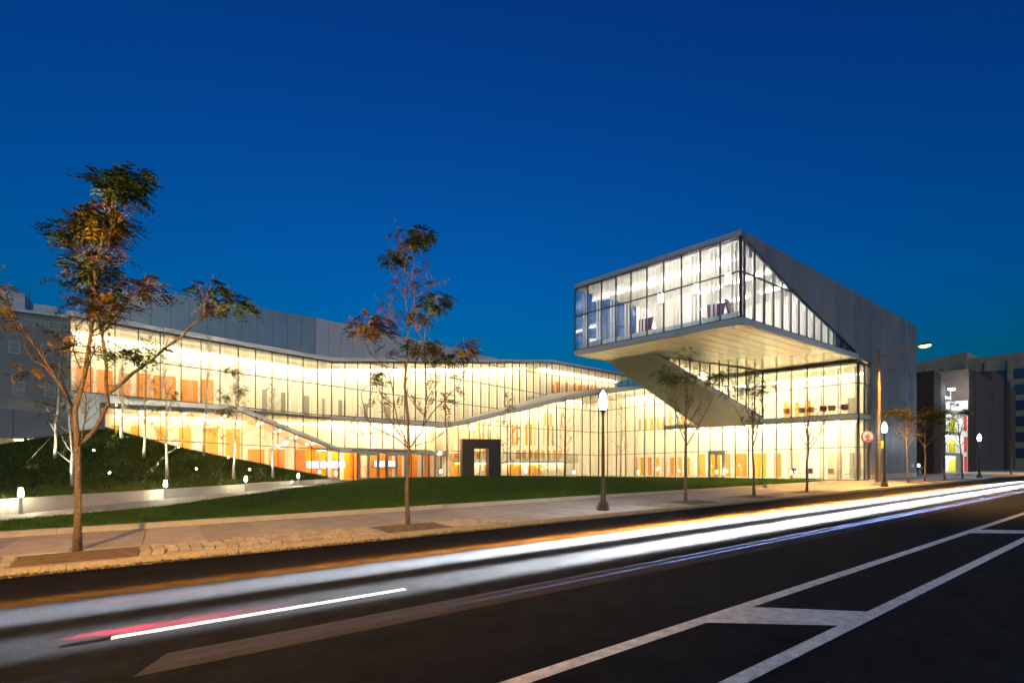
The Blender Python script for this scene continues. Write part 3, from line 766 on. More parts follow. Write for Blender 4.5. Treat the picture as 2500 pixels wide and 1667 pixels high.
# double door in the east front
mm = MB()
for a, b, c_, e_ in ((12.0, 12.08, -.08, 2.28), (13.42, 13.5, -.08, 2.28), (12.0, 13.5, 2.2, 2.4)):
    mm.prism([P3(Cc, dW, nW, a, c_, .03), P3(Cc, dW, nW, b, c_, .03), P3(Cc, dW, nW, b, e_, .03), P3(Cc, dW, nW, a, e_, .03)], Vector((nW[0], nW[1], 0)) * -.14)
part(mm, 'door_frame', door_m); door(Cc, dW, nW, 12.08, .665, -.07, 2.19, 1); door(Cc, dW, nW, 12.755, .665, -.07, 2.19, -1)
# atrium rear walls, gallery, panels
aw = part(strip(PL, dC, nC, -1.5, 27, K(-.3), lambda t: C1top(min(max(t, 0), 17.56)) - .1, -7.2, 12), 'interior_wall', cream)
part(MB().poly([P3(PL, dC, nC, -1.5, -.3, -7.2), P3(PL, dC, nC, -1.0, -.3, -.2), P3(PL, dC, nC, -1.0, 4.7, -.2), P3(PL, dC, nC, -1.5, 4.7, -7.2)]), 'interior_wall', salmon)
part(flat(PL, dC, nC, -1.5, 27, it([-1.5, 27], [.0, -.3]), -.1, -7.4, 4, .2), 'floor_slab', slab_m)
zc1 = lambda t: C1top(min(max(t, 0), 17.56)) - .26
ac = part(flat(PL, dC, nC, -.9, 25.5, lambda t: zc1(t) + .10, -.3, -7.15, 12), 'ceiling', ceil_m)
for t in np.arange(.2, 19, 2.9):
    clight(ac, PL, dC, nC, t, t + 2.6, zc1, -6.3, strip_h, .2)
for t0_, t1_ in ((.5, 5.5), (6, 11), (11.5, 17)): alight(PL, dC, nC, t0_, t1_, zc1((t0_ + t1_) / 2) - .3, -.9, inward(nC, .7), 75)
for t0_, t1_ in ((4, 10), (10.5, 17)): alight(PL, dC, nC, t0_, t1_, 1.25, -5.2, inward(nC, .5), 14)
for t in np.arange(1.0, 19, .62):
    if rb.random() < .8: wpanel(aw, PL, dC, nC, t, .24, 3.3, 5.0 + min(t, 6) * .12, -7.13, rb.choice((amber, orange, greyp, salmon)))
for t in np.arange(.6, 18, .85): wpanel(aw, PL, dC, nC, t, .5, 1.75, 2.75, -7.13, rb.choice((orange, orange, amber, salmon)))
for t in np.arange(.5, 18, 1.0975): wpanel(aw, PL, dC, nC, t, .10, C1b(t) + .05, max(C1top(t) - .5, .5), -.9, frost, 'fin', .012)
for t in np.arange(5.0, 18.5, .8):
    if rb.random() < .75: wpanel(aw, PL, dC, nC, t, rb.choice((.2, .3)), 5.6 + .0 * t, min(C1top(t) - .6, 7.2), -7.13, rb.choice((salmon, orange, greyp, amber)))
for t, w_ in ((1.2, 1.8), (4.6, 2.6), (8.4, 2.2), (11.2, 1.6), (14.0, 1.9)): wpanel(aw, PL, dC, nC, t, w_, -.1, 1.35, -7.12, amber)
gal = part(flat(PL, dC, nC, 3.6, 18.5, it([0, 18], [1.62, 1.45]), -4.8, -7.15, 3, .28), 'gallery_floor', mat('gallery_grey', (.38, .39, .38), .5))
for t in np.arange(3.8, 18, 2.4): clight(gal, PL, dC, nC, t, t + 2.0, it([0, 18], [1.30, 1.13]), -6.95, strip_a, .10)
mm = MB(); mm.prism([P3(PL, dC, nC, 3.6, 1.60, -4.75), P3(PL, dC, nC, 18.5, 1.43, -4.75), P3(PL, dC, nC, 18.5, 2.35, -4.75), P3(PL, dC, nC, 3.6, 2.5, -4.75)], (0, .02, 0)); mm.build('balustrade', glass('glass_rail', (.75, .82, .80)), gal, BO)
mm = MB(); q0 = P3(PL, dC, nC, 5.2, -.1, -4.2); q1 = P3(PL, dC, nC, 9.0, 1.5, -4.2); nn = Vector((nC[0], nC[1], 0)) * -1.2
for k in range(9):
    a = q0.lerp(q1, k / 9); b = q0.lerp(q1, (k + 1) / 9); mm.prism([(a.x, a.y, b.z - .12), (b.x, b.y, b.z - .12), (b.x, b.y, b.z), (a.x, a.y, b.z)], nn)
part(mm, 'staircase', mat('stair_grey', (.35, .36, .35), .5))
# rooms behind the east front
ew = part(strip(Cc, dW, nW, -8, 23.1, K(-.3), K(8.95), -6.2, 4), 'interior_wall', cream)
ec = part(flat(Cc, dW, nW, -8, 23.1, K(8.86), -.25, -6.2, 4), 'ceiling', ceil_m)
ef = part(flat(Cc, dW, nW, 7.5, 23.1, it([7.5, 23.1], [4.98, 5.03]), -.2, -6.2, 4, .36), 'floor_slab', white)
part(flat(Cc, dW, nW, -8, 23.1, it([-8, 23.1], [-.28, .10]), -.1, -6.3, 4, .2), 'floor_slab', slab_m)
for t in np.arange(0, 22, 2.9): clight(ec, Cc, dW, nW, t, t + 2.5, 8.74, -5.5, strip_w, .15); 
for t in np.arange(8.0, 22, 2.9): clight(ef, Cc, dW, nW, t, t + 2.5, 4.52, -5.4, strip_s, .15)
for t in np.arange(8.2, 23, 1.35): dlight(ef, Cc, dW, nW, t, 4.60, -1.4, .13); dlight(ef, Cc, dW, nW, t + .6, 4.60, -3.2, .13)
for t0_, t1_ in ((.5, 7.5), (8, 15), (15.4, 22.6)):
    alight(Cc, dW, nW, t0_, t1_, 8.55, -.9, inward(nW, .55), 62 if t0_ > 1 else 95)
    if t0_ > 1: alight(Cc, dW, nW, t0_, t1_, 4.3, -.9, inward(nW, .55), 60)
for t in np.arange(.6, 12, .75): wpanel(ew, Cc, dW, nW, t, .3, 5.05 + .0, 6.3 + rb.uniform(-.2, .3), -6.13, rb.choice((amber, orange, cream, greyp)))
for t in np.arange(.8, 8, .9): wpanel(ew, Cc, dW, nW, t, .45, -.1, 1.9, -6.13, rb.choice((amber, orange, salmon)))
for t, w_, mt in ((8.6, .8, amber), (10.1, .9, amber), (11.3, .5, orange), (12.6, 1.0, orange), (14.3, 1.2, amber), (15.9, .6, orange), (17.2, .9, salmon), (18.6, 1.3, white), (20.4, 1.0, salmon), (21.9, .8, greyp)):
    wpanel(ew, Cc, dW, nW, t, w_, -.0, 2.25, -6.13, mt)
for t, w_ in ((16.6, .35), (17.5, .3), (18.4, .35), (21.6, .45)): wpanel(ew, Cc, dW, nW, t, w_, 5.05, 6.9, -6.13, amber if t < 19 else greyp)
part(MB().poly([(43.8, 14.5, .1), (50, 14.5, .1), (50, 14.5, 8.9), (43.8, 14.5, 8.9)]), 'interior_wall', cream)
for t in np.arange(.8, 23, 1.107):
    wpanel(ew, Cc, dW, nW, t, .12, C2b(t) + .05, 4.5, -.75, frost, 'fin', .012)
    if t > 6: wpanel(ew, Cc, dW, nW, t, .12, 5.1, 8.7, -.75, frost, 'fin', .012)

# ---- roof-lit wall above the inner corner --------------------------------------------------
d3 = unit(-9.76); n3 = outn(d3); O3 = (34.81, 40.98); ts_3 = [0.965 * k for k in range(13)]
t3 = it([0, 11.58], [12.44, 11.62])
facade(O3, d3, n3, ts_3, K(9.05), t3, [it([0, 11.58], [10.98, 10.45])])
band(O3, d3, n3, [(0, 12.71, 12.44), (11.6, 11.9, 11.62)])
w3 = part(strip(O3, d3, n3, -2.0, 11.6, K(9.0), lambda t: t3(t) - .1, -3.6, 4), 'interior_wall', cream)
c3 = part(flat(O3, d3, n3, -.5, 11.6, lambda t: t3(t) - .1, -.15, -3.6, 4), 'ceiling', white)
for t in np.arange(0, 11, 2.9): clight(c3, O3, d3, n3, t, t + 2.6, lambda q: t3(q) - .2, -3.1, strip_w, .15)
for t in np.arange(2.2, 11.4, .62): wpanel(w3, O3, d3, n3, t, .34, 9.1, 10.7 + rb.uniform(-.2, .3), -3.53, orange if rb.random() < .7 else salmon)

# ---- roof-top metal volume --------------------------------------------------------------------
def metal_wall(pts, seams, zb, ztop, material, rows=(), name='metal_wall', slant=None):
    """vertical panels between seam parameters; pts = (p0, p1)"""
    p0, p1 = Vector((*pts[0], 0)), Vector((*pts[1], 0)); dd = (p1 - p0); Ln = dd.length; dd.normalize(); nn = Vector((dd.y, -dd.x, 0))
    mm = MB(); mm.poly([p0 + Vector((0, 0, zb)) - nn * .09, p1 + Vector((0, 0, zb)) - nn * .09, p1 + Vector((0, 0, ztop(Ln))) - nn * .09, p0 + Vector((0, 0, ztop(0))) - nn * .09])
    base = part(mm, name, frame_m)
    for a, b in zip(seams[:-1], seams[1:]):
        q = [(a + .012, zb), (b - .012, zb), (b - .012, ztop(b)), (a + .012, ztop(a))]
        mm = MB(); mm.prism([p0 + dd * t + Vector((0, 0, z)) for t, z in q], nn * -.06); mm.build('metal_panel', material, base, BO)
    return base
pz1 = it([0, 3.35, 7.5, 10.2, 13.6], [13.0, 13.42, 13.56, 13.69, 13.79]); pz2 = it([0, 9.75, 21.2], [13.79, 13.66, 13.35])
metal_wall(((-3.1, 41.35), (10.33, 43.37)), [13.58 * k / 12 for k in range(13)], 8.6, pz1, alum_roof)
metal_wall(((10.36, 43.37), (31.28, 46.51)), [21.15 * k / 19 for k in range(20)], 8.6, pz2, alum)
mm = MB(); mm.poly([(-3.1, 41.35, 13.0), (10.33, 43.37, 13.79), (31.28, 46.51, 13.35), (31, 60, 13.3), (-3.1, 60, 13.0)]); mm.poly([(-3.1, 41.35, 8.6), (-3.1, 60, 8.6), (-3.1, 60, 13), (-3.1, 41.35, 13)]); part(mm, 'roof', alum)
mm = MB()
for a, b in ((-25.1, -10.65), (-10.65, 14.36)):
    mm.poly([P3(PL, dF, nF, a, Wtop(a) + .2, -.3), P3(PL, dF, nF, b, Wtop(b) + .2, -.3), P3(PL, dF, nF, b, Wtop(b) + .2, -7), P3(PL, dF, nF, a, Wtop(a) + .2, -7)])
part(mm, 'roof', fascia)
# ---- metal clad end of the wing over the bank ---------------------------------------------------
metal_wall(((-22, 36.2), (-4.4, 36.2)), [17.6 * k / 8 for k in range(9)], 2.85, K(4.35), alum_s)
mm = MB(); mm.poly([(-22, 36.2, 2.85), (-4.4, 36.2, 2.85), (-4.4, 42, 2.85), (-22, 42, 2.85)]); mm.poly([(-22, 36.2, 4.35), (-4.4, 36.2, 4.35), (-4.4, 42, 4.35), (-22, 42, 4.35)]); part(mm, 'soffit', cream)
uwl = part(MB().poly([(-22, 39.5, -.3), (-4.4, 39.5, -.3), (-4.4, 39.5, 2.85), (-22, 39.5, 2.85)]), 'interior_wall', cream)
for x in (-16, -11.5, -7): mm = MB(); mm.bar((x, 38.6, 2.78), (x + 2.2, 38.6, 2.78), .12, .05); mm.build('ceiling_light', strip_s, uwl, BO)
for x in (-6.15, -9, -12): mm = MB(); mm.box(x, 36.3, 0, .12, .12, 2.85); mm.build('post', frame_m, uwl, BO)
metal_wall(((-4.4, 36.2), (-4.3, 35.15)), [0, 1.05], 2.85, K(9.6), alum_s)

mm = MB(); mm.prism([(-4.34, 35.35, 2.7), (-2.98, 35.32, 3.45), (-2.98, 35.32, 5.12), (-4.34, 35.35, 5.2)], (0, .1, 0)); part(mm, 'end_panel', paleblock)
# ---- cantilevered box ---------------------------------------------------------------------------------
dB = ((BLc[0] - Bc[0]) / 11.481, (BLc[1] - Bc[1]) / 11.481); OB = Bc; dBf = (-dB[0], -dB[1]); OBf = BLc; nB = (dBf[1], -dBf[0])
tsB = [11.481 * k / 10 for k in range(11)]
facade(OBf, dBf, nB, tsB, K(9.42), K(13.87), [it([0, 11.48], [11.87, 11.95])], gm=gbox, mw=.06)
mm = MB()
for z0, z1 in ((13.87, 14.17), (9.08, 9.42)):
    mm = MB()
    for i in range(10):
        a, b = tsB[i], tsB[i + 1]
        mm.prism([P3(OBf, dBf, nB, a + (.0 if i == 0 else .006), z0, .05), P3(OBf, dBf, nB, b - .006, z0, .05), P3(OBf, dBf, nB, b - .006, z1, .05), P3(OBf, dBf, nB, a + (.0 if i == 0 else .006), z1, .05)], Vector((nB[0], nB[1], 0)) * -.25)
    part(mm, 'fascia', alum)
# street side: triangular glazing, fascia, metal panels
HY = it([0, .44, 6.73, 16.01], [13.87, 13.72, 11.83, 9.45])
tsT = [0, .42] + [.42 + 1.066 * k for k in range(1, 15)] + [16.0]
SB = (Bc[0], Bc[1])
facade(SB, dS, nS, tsT, K(9.42), HY, [K(11.95)], gm=gbox, mw=.055)
mm = MB()
for i in range(15): mm.prism([(Bc[0] + i * 1.066 + (.0 if i == 0 else .006), 14.07, 9.08), (Bc[0] + (i + 1) * 1.066 - .006, 14.07, 9.08), (Bc[0] + (i + 1) * 1.066 - .006, 14.07, 9.42), (Bc[0] + i * 1.066 + (.0 if i == 0 else .006), 14.07, 9.42)], (0, .25, 0))
part(mm, 'fascia', alum)
XE = 54.55
ztS = it([0, XE - Bc[0]], [14.17, 13.62])
mm = MB(); mm.poly([(43.7, 14.22, .1), (XE, 14.22, .1), (XE, 14.22, 9.4), (43.7, 14.22, 9.4)]); mm.poly([(Bc[0] + .2, 14.25, 13.9), (Bc[0] + 16.2, 14.25, 9.5), (XE, 14.25, 9.3), (XE, 14.25, 13.5)])
mw_ = part(mm, 'metal_wall', frame_m)
xs = [Bc[0], Bc[0] + .42] + [Bc[0] + .42 + 1.066 * k for k in range(1, 27)]; xs = [x for x in xs if x < XE - .3] + [XE]
for a, b in zip(xs[:-1], xs[1:]):
    ta, tb = a - Bc[0], b - Bc[0]
    hy = lambda t: HY(t) + .05 if t < 16 else 9.07
    q = [(a + .013, max(hy(ta), 9.07)), (b - .013, max(hy(tb), 9.07)), (b - .013, ztS(tb)), (a + .013, ztS(ta))]
    if ta < 16.0 < tb: q = [(a + .013, hy(ta)), (b - .013, 9.07), (b - .013, ztS(tb)), (a + .013, ztS(ta))]
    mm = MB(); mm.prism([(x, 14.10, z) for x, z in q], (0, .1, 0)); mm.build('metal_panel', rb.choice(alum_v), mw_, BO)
    if a > 43.55:
        for z0, z1 in ((.55, 4.86), (4.885, 9.045), (.12, .53)):
            mm = MB(); mm.prism([(a + .013, 14.10, z0), (b - .013, 14.10, z0), (b - .013, 14.10, z1), (a + .013, 14.10, z1)], (0, .1, 0)); mm.build('metal_panel', rb.choice(alum_v) if z0 > .2 else wallc, mw_, BO)
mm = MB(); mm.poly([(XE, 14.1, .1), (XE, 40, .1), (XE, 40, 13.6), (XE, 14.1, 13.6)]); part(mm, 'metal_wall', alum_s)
# roof, soffit, interior of the box
mm = MB(); mm.poly([(Bc[0], Bc[1], 14.12), (XE, 14.12, 13.58), (XE, 40, 13.58), (46, 40, 13.6), (40, 27.5, 13.9), (BLc[0], BLc[1], 14.12)]); part(mm, 'roof', alum)
sof = MB(); nsl = 14                                              # soffit boards run along the street
for k in range(nsl):
    f0, f1 = k / nsl, (k + 1) / nsl
    def E(f, x1): a = Vector((Bc[0], Bc[1], 9.09)).lerp(Vector((BLc[0], BLc[1], 9.09)), f); return a
    a0, a1 = E(f0, 0), E(f1, 0); g = .006
    y0, y1 = a0.y + g, a1.y - g
    xr = 44.0
    sof.prism([(a0.x + .02, y0, 9.09), (xr, y0, 9.09), (xr, y1, 9.09), (a1.x + .02, y1, 9.09)], (0, 0, .03))
so = part(MB().poly([(Bc[0] + .1, 14.2, 9.13), (44, 14.2, 9.13), (44, 25.4, 9.13), (BLc[0] + .1, 25.4, 9.13)]), 'soffit', frame_m)
for k in range(nsl):
    f0, f1 = k / nsl, (k + 1) / nsl; a0 = Vector((Bc[0], Bc[1], 9.09)).lerp(Vector((BLc[0], BLc[1], 9.09)), f0); a1 = Vector((Bc[0], Bc[1], 9.09)).lerp(Vector((BLc[0], BLc[1], 9.09)), f1)
    mm = MB(); mm.prism([(a0.x + .02, a0.y + .014, 9.09), (44, a0.y + .014, 9.09), (44, a1.y - .014, 9.09), (a1.x + .02, a1.y - .014, 9.09)], (0, 0, .035)); mm.build('soffit_board', soffit_m, so, BO)
bf = part(MB().prism([(Bc[0] + .25, 14.3, 9.40), (41.5, 14.3, 9.40), (41.5, 25.3, 9.40), (BLc[0] + .3, 25.3, 9.40)], (0, 0, -.2)), 'floor_slab', slab_m)
bc_ = part(MB().poly([(Bc[0] + .2, 14.3, 13.78), (41.5, 14.3, 13.78), (41.5, 25.4, 13.78), (BLc[0] + .2, 25.4, 13.78)]), 'ceiling', white)
part(MB().poly([(37.5, 14.3, 9.4), (37.5, 25.4, 9.4), (37.5, 25.4, 13.8), (37.5, 14.3, 13.8)]), 'interior_wall', white)
nwall = part(MB().poly([(30.2, 25.35, 9.4), (41.5, 25.35, 9.4), (41.5, 25.35, 13.8), (30.2, 25.35, 13.8)]), 'interior_wall', white)
# far (north) glass side of the box
facade(BLc, (1, 0), (0, 1), [1.09 * k for k in range(7)], K(9.42), K(13.87), [K(10.6), K(11.9)], gm=gplain, mw=.05)
mm = MB(); mm.prism([(BLc[0], 25.5, 13.87), (41.5, 25.5, 13.87), (41.5, 25.5, 14.12), (BLc[0], 25.5, 14.12)], (0, -.2, 0)); part(mm, 'fascia', alum); mm = MB(); mm.prism([(BLc[0], 25.5, 9.08), (41.5, 25.5, 9.08), (41.5, 25.5, 9.42), (BLc[0], 25.5, 9.42)], (0, -.2, 0)); part(mm, 'fascia', alum)
mm = MB(); mm.prism([(30.6, 24.6, 13.7), (30.6, 20.6, 13.7), (33.6, 20.6, 9.6), (33.6, 24.6, 9.6)], (.25, 0, 0)); part(mm, 'interior_wall', white)      # inclined stair enclosure
bulk = part(MB().prism([(Bc[0] + 1.5, 14.5, 13.2), (Bc[0] + 1.9, 14.5, 13.2), (BLc[0] + 1.9, 25.2, 13.2), (BLc[0] + 1.5, 25.2, 13.2)], (0, 0, .58)), 'bulkhead', white)
for k in range(5):
    a = Vector((Bc[0] + 2.3, 14.9, 13.6)).lerp(Vector((BLc[0] + 2.3, 25.0, 13.6)), k / 5); b = Vector((Bc[0] + 2.3, 14.9, 13.6)).lerp(Vector((BLc[0] + 2.3, 25.0, 13.6)), (k + .9) / 5)
    mm = MB(); mm.bar(a, b, .18, .06); mm.build('ceiling_light', strip_b, bc_, BO)
for x in (31.5, 35.0):
    for y in (15.6, 19.0, 22.4): mm = MB(); mm.bar((x, y, 13.68), (x, y + 2.4, 13.68), .16, .06); mm.build('ceiling_light', strip_b, bc_, BO)
for x in np.arange(Bc[0] + .95, 37, 1.066):
    for dx in (0, .22): mm = MB(); mm.box(x + dx, 14.55, 9.46, .15, .012, max(.2, min(4.25, HY(x + dx - Bc[0]) - 9.5))); mm.build('fin', frost, bf, BO)
for k in range(10):
    for q in (.38, .58):
        a = Vector((Bc[0], Bc[1], 0)).lerp(Vector((BLc[0], BLc[1], 0)), (k + q) / 10); mm = MB(); mm.box(a.x + .35, a.y, 9.46, .012, .14, 4.25); mm.build('fin', frost, bf, BO)
mm = MB(); mm.prism([(Bc[0] + .22, 14.5, 9.42), (Bc[0] + .24, 14.5, 9.42), (BLc[0] + .28, 25.2, 9.42), (BLc[0] + .26, 25.2, 9.42)], (0, 0, .42)); mm.build('upstand', frost_b, bf, BO)
alight(OBf, dBf, nB, .6, 10.8, 13.0, -.9, inward(nB, .5), 46, (1.0, .93, .80))
for x_, y_, z_ in ((24.2, 24.2, 14.1), (25.6, 14.5, 14.1), (31.0, 16.0, 14.0)):
    mm = MB(); mm.tube([(x_, y_, z_), (x_, y_, z_ + .62)], .012, 5); part(mm, 'lightning_rod', frame_m)
# ---- sloping leg between the box and the east front --------------------------------------------------
A_, B_, C_, D_ = Vector((26.9, 25.42, 9.09)), Vector((27.4, 22.05, 9.09)), Vector((40.53, 20.6, 4.69)), Vector((39.72, 26.05, 4.59))
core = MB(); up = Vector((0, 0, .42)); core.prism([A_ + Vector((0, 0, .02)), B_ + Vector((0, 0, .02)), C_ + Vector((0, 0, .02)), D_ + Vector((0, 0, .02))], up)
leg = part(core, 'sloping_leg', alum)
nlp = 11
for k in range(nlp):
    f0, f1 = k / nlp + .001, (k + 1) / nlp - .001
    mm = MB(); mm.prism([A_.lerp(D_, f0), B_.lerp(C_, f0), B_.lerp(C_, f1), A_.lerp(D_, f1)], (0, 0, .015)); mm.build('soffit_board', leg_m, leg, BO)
mm = MB(); gg = B_.lerp(C_, .012) 
dG = Vector((C_.x - B_.x, C_.y - B_.y)); LG = dG.length; dG /= LG; nG = (dG.y, -dG.x)
facade((B_.x, B_.y), (dG.x, dG.y), nG, [LG * k / 12 for k in range(13)], it([0, LG], [9.13 + .35, 4.69 + .44]), K(9.07), [it([0, LG], [7.6, 7.36])], gm=gfrit)
part(MB().poly([(27.4, 25.4, 9.1), (40.0, 25.4, 4.9), (40.0, 25.4, 9.1)]), 'interior_wall', cream)
gl_ = part(MB().poly([(33, 25.36, 8.6), (39.8, 25.36, 8.6), (39.8, 25.36, 8.9), (33, 25.36, 8.9)]), 'interior_wall', cream)
for k in range(3): mm = MB(); mm.bar((33.2 + 2.2 * k, 25.1, 8.9), (35.0 + 2.2 * k, 25.1, 8.9), .14, .06); mm.build('ceiling_light', strip_w, gl_, BO)

# building name on the canopy
tx = bpy.data.curves.new('t', 'FONT'); tx.body = 'KRISHNA P. SINGH CENTER FOR NANOTECHNOLOGY'; tx.size = .23; tx.extrude = .008; tx.align_x = 'LEFT'; tx.space_character = 1.03
to = bpy.data.objects.new('t', tx); COL.objects.link(to); bpy.context.view_layer.update()
me = bpy.data.meshes.new_from_object(to); bpy.data.objects.remove(to)
lo = bpy.data.objects.new('lettering', me); COL.objects.link(lo); me.materials.clear(); me.materials.append(letter_m)
wid = max(v.co.x for v in me.vertices); sc_ = 5.75 / wid
pp = P3(VO, dV, nV, .95, 2.29, .085)
lo.parent = BLD; lo.matrix_parent_inverse = Matrix.Identity(4)
lo.location = pp - Vector(BO); lo.rotation_euler = (R(90), R(.55), R(12)); lo.scale = (sc_, 1.0, 1.0)

# ================================================================== NEIGHBOURING BUILDINGS
def win(parent, O, d, n, t0, t1, z0, z1, org, fm=winframe, gm=None, nx=2, nz=2, proud=.03, lit=False):
    """a window: frame bars standing proud of the wall, one pane mesh behind"""
    mm = MB(); f = .07
    def rect(a, b, c, e): mm.prism([P3(O, d, n, a, c, proud), P3(O, d, n, b, c, proud), P3(O, d, n, b, e, proud), P3(O, d, n, a, e, proud)], Vector((n[0], n[1], 0)) * -(proud + .05))
    rect(t0, t0 + f, z0, z1); rect(t1 - f, t1, z0, z1); rect(t0 + f, t1 - f, z0, z0 + f); rect(t0 + f, t1 - f, z1 - f, z1)
    for k in range(1, nx): t = t0 + (t1 - t0) * k / nx; rect(t - .025, t + .025, z0 + f, z1 - f)
    for k in range(1, nz): z = z0 + (z1 - z0) * k / nz; rect(t0 + f, t1 - f, z - .02, z + .02)
    fr = mm.build('window', fm, parent, org)
    q = MB(); q.poly([P3(O, d, n, t0 + f, z0 + f, .012), P3(O, d, n, t1 - f, z0 + f, .012), P3(O, d, n, t1 - f, z1 - f, .012), P3(O, d, n, t0 + f, z1 - f, .012)])
    q.build('pane', winlit if lit else (gm or darkwin), fr, org)

# grey rendered block behind the left wing
ob = thing('office_block', 'grey rendered office block with a ribbon of roof windows behind the trees on the left', 'building', (-20, 42, 0)); og = (-20, 42, 0)
mm = MB(); mm.prism([(-45, 42, -.5), (-4.35, 42, -.5), (-4.35, 42, 10.78), (-45, 42, 10.78)], (0, 14, 0)); mm.build('wall', oldgrey, ob, og)
mm = MB(); mm.prism([(-45, 41.8, 10.78), (-4.2, 41.8, 10.78), (-4.2, 41.8, 10.95), (-45, 41.8, 10.95)], (0, 14, 0)); mm.build('roof_edge', fascia, ob, og)
for k in range(22): win(ob, (-45, 42), (1, 0), (0, -1), 38.9 - 1.25 * k, 40.1 - 1.25 * k, 9.95, 10.45, og, nx=2, nz=1)
for r_, z0 in enumerate((8.2, 5.6, 3.2)):
    for k in range(10):
        x = 37.1 + .18 * r_ + (k * -1.42) + 1.45; win(ob, (-45, 42), (1, 0), (0, -1), x, x + .55, z0, z0 + (.9 if r_ else .75), og, nx=1, nz=2, lit=(r_ == 2 and k == 2), gm=darkwin)
for (x0, x1, y0, z1, nm) in ((-13.0, -7.35, 43.2, 12.3, 'roof_cabin'), (-7.0, -5.85, 43.4, 11.75, 'roof_cabin')):
    mm = MB(); mm.prism([(x0, y0, 10.9), (x1, y0, 10.9), (x1, y0, z1), (x0, y0, z1)], (0, 5, 0)); rc = mm.build(nm, paleblock, ob, og)
    q = MB(); q.box((x0 * .35 + x1 * .65), y0 - .02, (11.3 if z1 > 12 else 11.05), 1.2 if z1 > 12 else .35, .06, .5 if z1 > 12 else .28); q.build('louvre', greyp, rc, og)
mm = MB(); mm.tube([(-7.2, 43.5, 10.9), (-7.2, 43.5, 12.6)], .02, 5); mm.bar((-7.5, 43.5, 12.4), (-6.8, 43.5, 12.35), .02, .02); mm.build('aerial', frame_m, ob, og)

# brown slab-walled parking structure
gp = thing('parking_structure', 'brown slab walled parking structure with a brightly lit stair bay', 'building', (67.6, 16, 0)); gg_ = (67.6, 16, 0)
def gblock(x0, x1, y0, y1, h0, h1, m_): 
    mm = MB(); mm.prism([(x0, y0, -.3), (x1, y0, -.3), (x1, y0, h1), (x0, y0, h0)], (0, y1 - y0, 0)); return mm.build('wall_slab', m_, gp, gg_)
gblock(67.6, 70.2, 16.0, 30, 11.3, 11.2, brown_d); gblock(70.3, 73.3, 16.3, 30, 11.2, 10.5, brown_m)
gblock(81.5, 85.0, 15.9, 30, 13.0, 13.0, brown_d); gblock(85.1, 94.6, 16.05, 30, 13.2, 12.6, brown_m); gblock(94.9, 102.4, 16.05, 30, 14.2, 13.9, brown_m)
gblock(102.6, 105.3, 15.8, 30, 13.6, 13.5, brown_d); gblock(105.4, 111, 16.1, 30, 13.5, 12.6, brown_m)
mm = MB(); mm.prism([(73.3, 21, -.3), (81.5, 21, -.3), (81.5, 21, 8.8), (73.3, 21, 8.8)], (0, .3, 0)); mm.build('rear_wall', white, gp, gg_)
mm = MB(); mm.prism([(81.46, 16.0, -.3), (81.46, 21, -.3), (81.46, 21, 9.0), (81.46, 16.0, 9.0)], (-.08, 0, 0)); mm.build('rear_wall', white, gp, gg_)
for z in (2.1, 4.7, 7.3):
    mm = MB(); mm.prism([(73.3, 16.6, z), (81.5, 16.6, z), (81.5, 16.6, z + .35), (73.3, 16.6, z + .35)], (0, 4.4, 0)); fs_ = mm.build('deck', slab_m, gp, gg_)
    q = MB(); q.bar((73.4, 16.7, z + 1.35), (81.4, 16.7, z + 1.35), .06, .06)
    for x in np.arange(73.6, 81.4, .8): q.bar((x, 16.7, z + .35), (x, 16.7, z + 1.33), .04, .04)
    q.build('railing', steel, fs_, gg_)
for z in (1.98, 4.58, 7.18, 9.4):
    mm = MB(); mm.bar((76.5, 17.6, z), (80.9, 17.6, z), .3, .08); mm.build('ceiling_light', emit('garage_light', (.94, 1.0, .86), 3.2), gp, gg_)
for k, z in enumerate((.15, 2.6, 5.2)):
    mm = MB(); mm.prism([(81.36, 17.15, z), (81.36, 17.75, z), (81.36, 17.75, z + 1.5), (81.36, 17.15, z + 1.5)], (-.04, 0, 0)); mm.build('wall_panel', mat('panel_lime', (.72, .66, .03), .6), gp, gg_)
    mm = MB(); mm.prism([(81.36, 16.05, z), (81.36, 16.32, z), (81.36, 16.32, z + 1.9), (81.36, 16.05, z + 1.9)], (-.04, 0, 0)); mm.build('wall_panel', mat('panel_red', (.62, .04, .05), .6), gp, gg_)
mm = MB(); mm.box(78.2, 16.1, .1, 1.0, .5, 2.2); mm.build('ticket_pillar', slab_m, gp, gg_)
mm = MB(); mm.tube([(78.6, 17, 7.6), (78.6, 17, 10.2)], .05, 6); mm.build('lamp_post', steel, gp, gg_)
mm = MB(); mm.box(78.6, 16.9, 10.2, .9, .5, .18); mm.build('flood_lamp', emit('flood_lens', (.85, .96, 1.0), 4.0), gp, gg_)
lamp('flood_light', 'POINT', (11, -.6, 9.9), 120, (.85, .96, 1.0), gp, shadow_soft_size=.2)

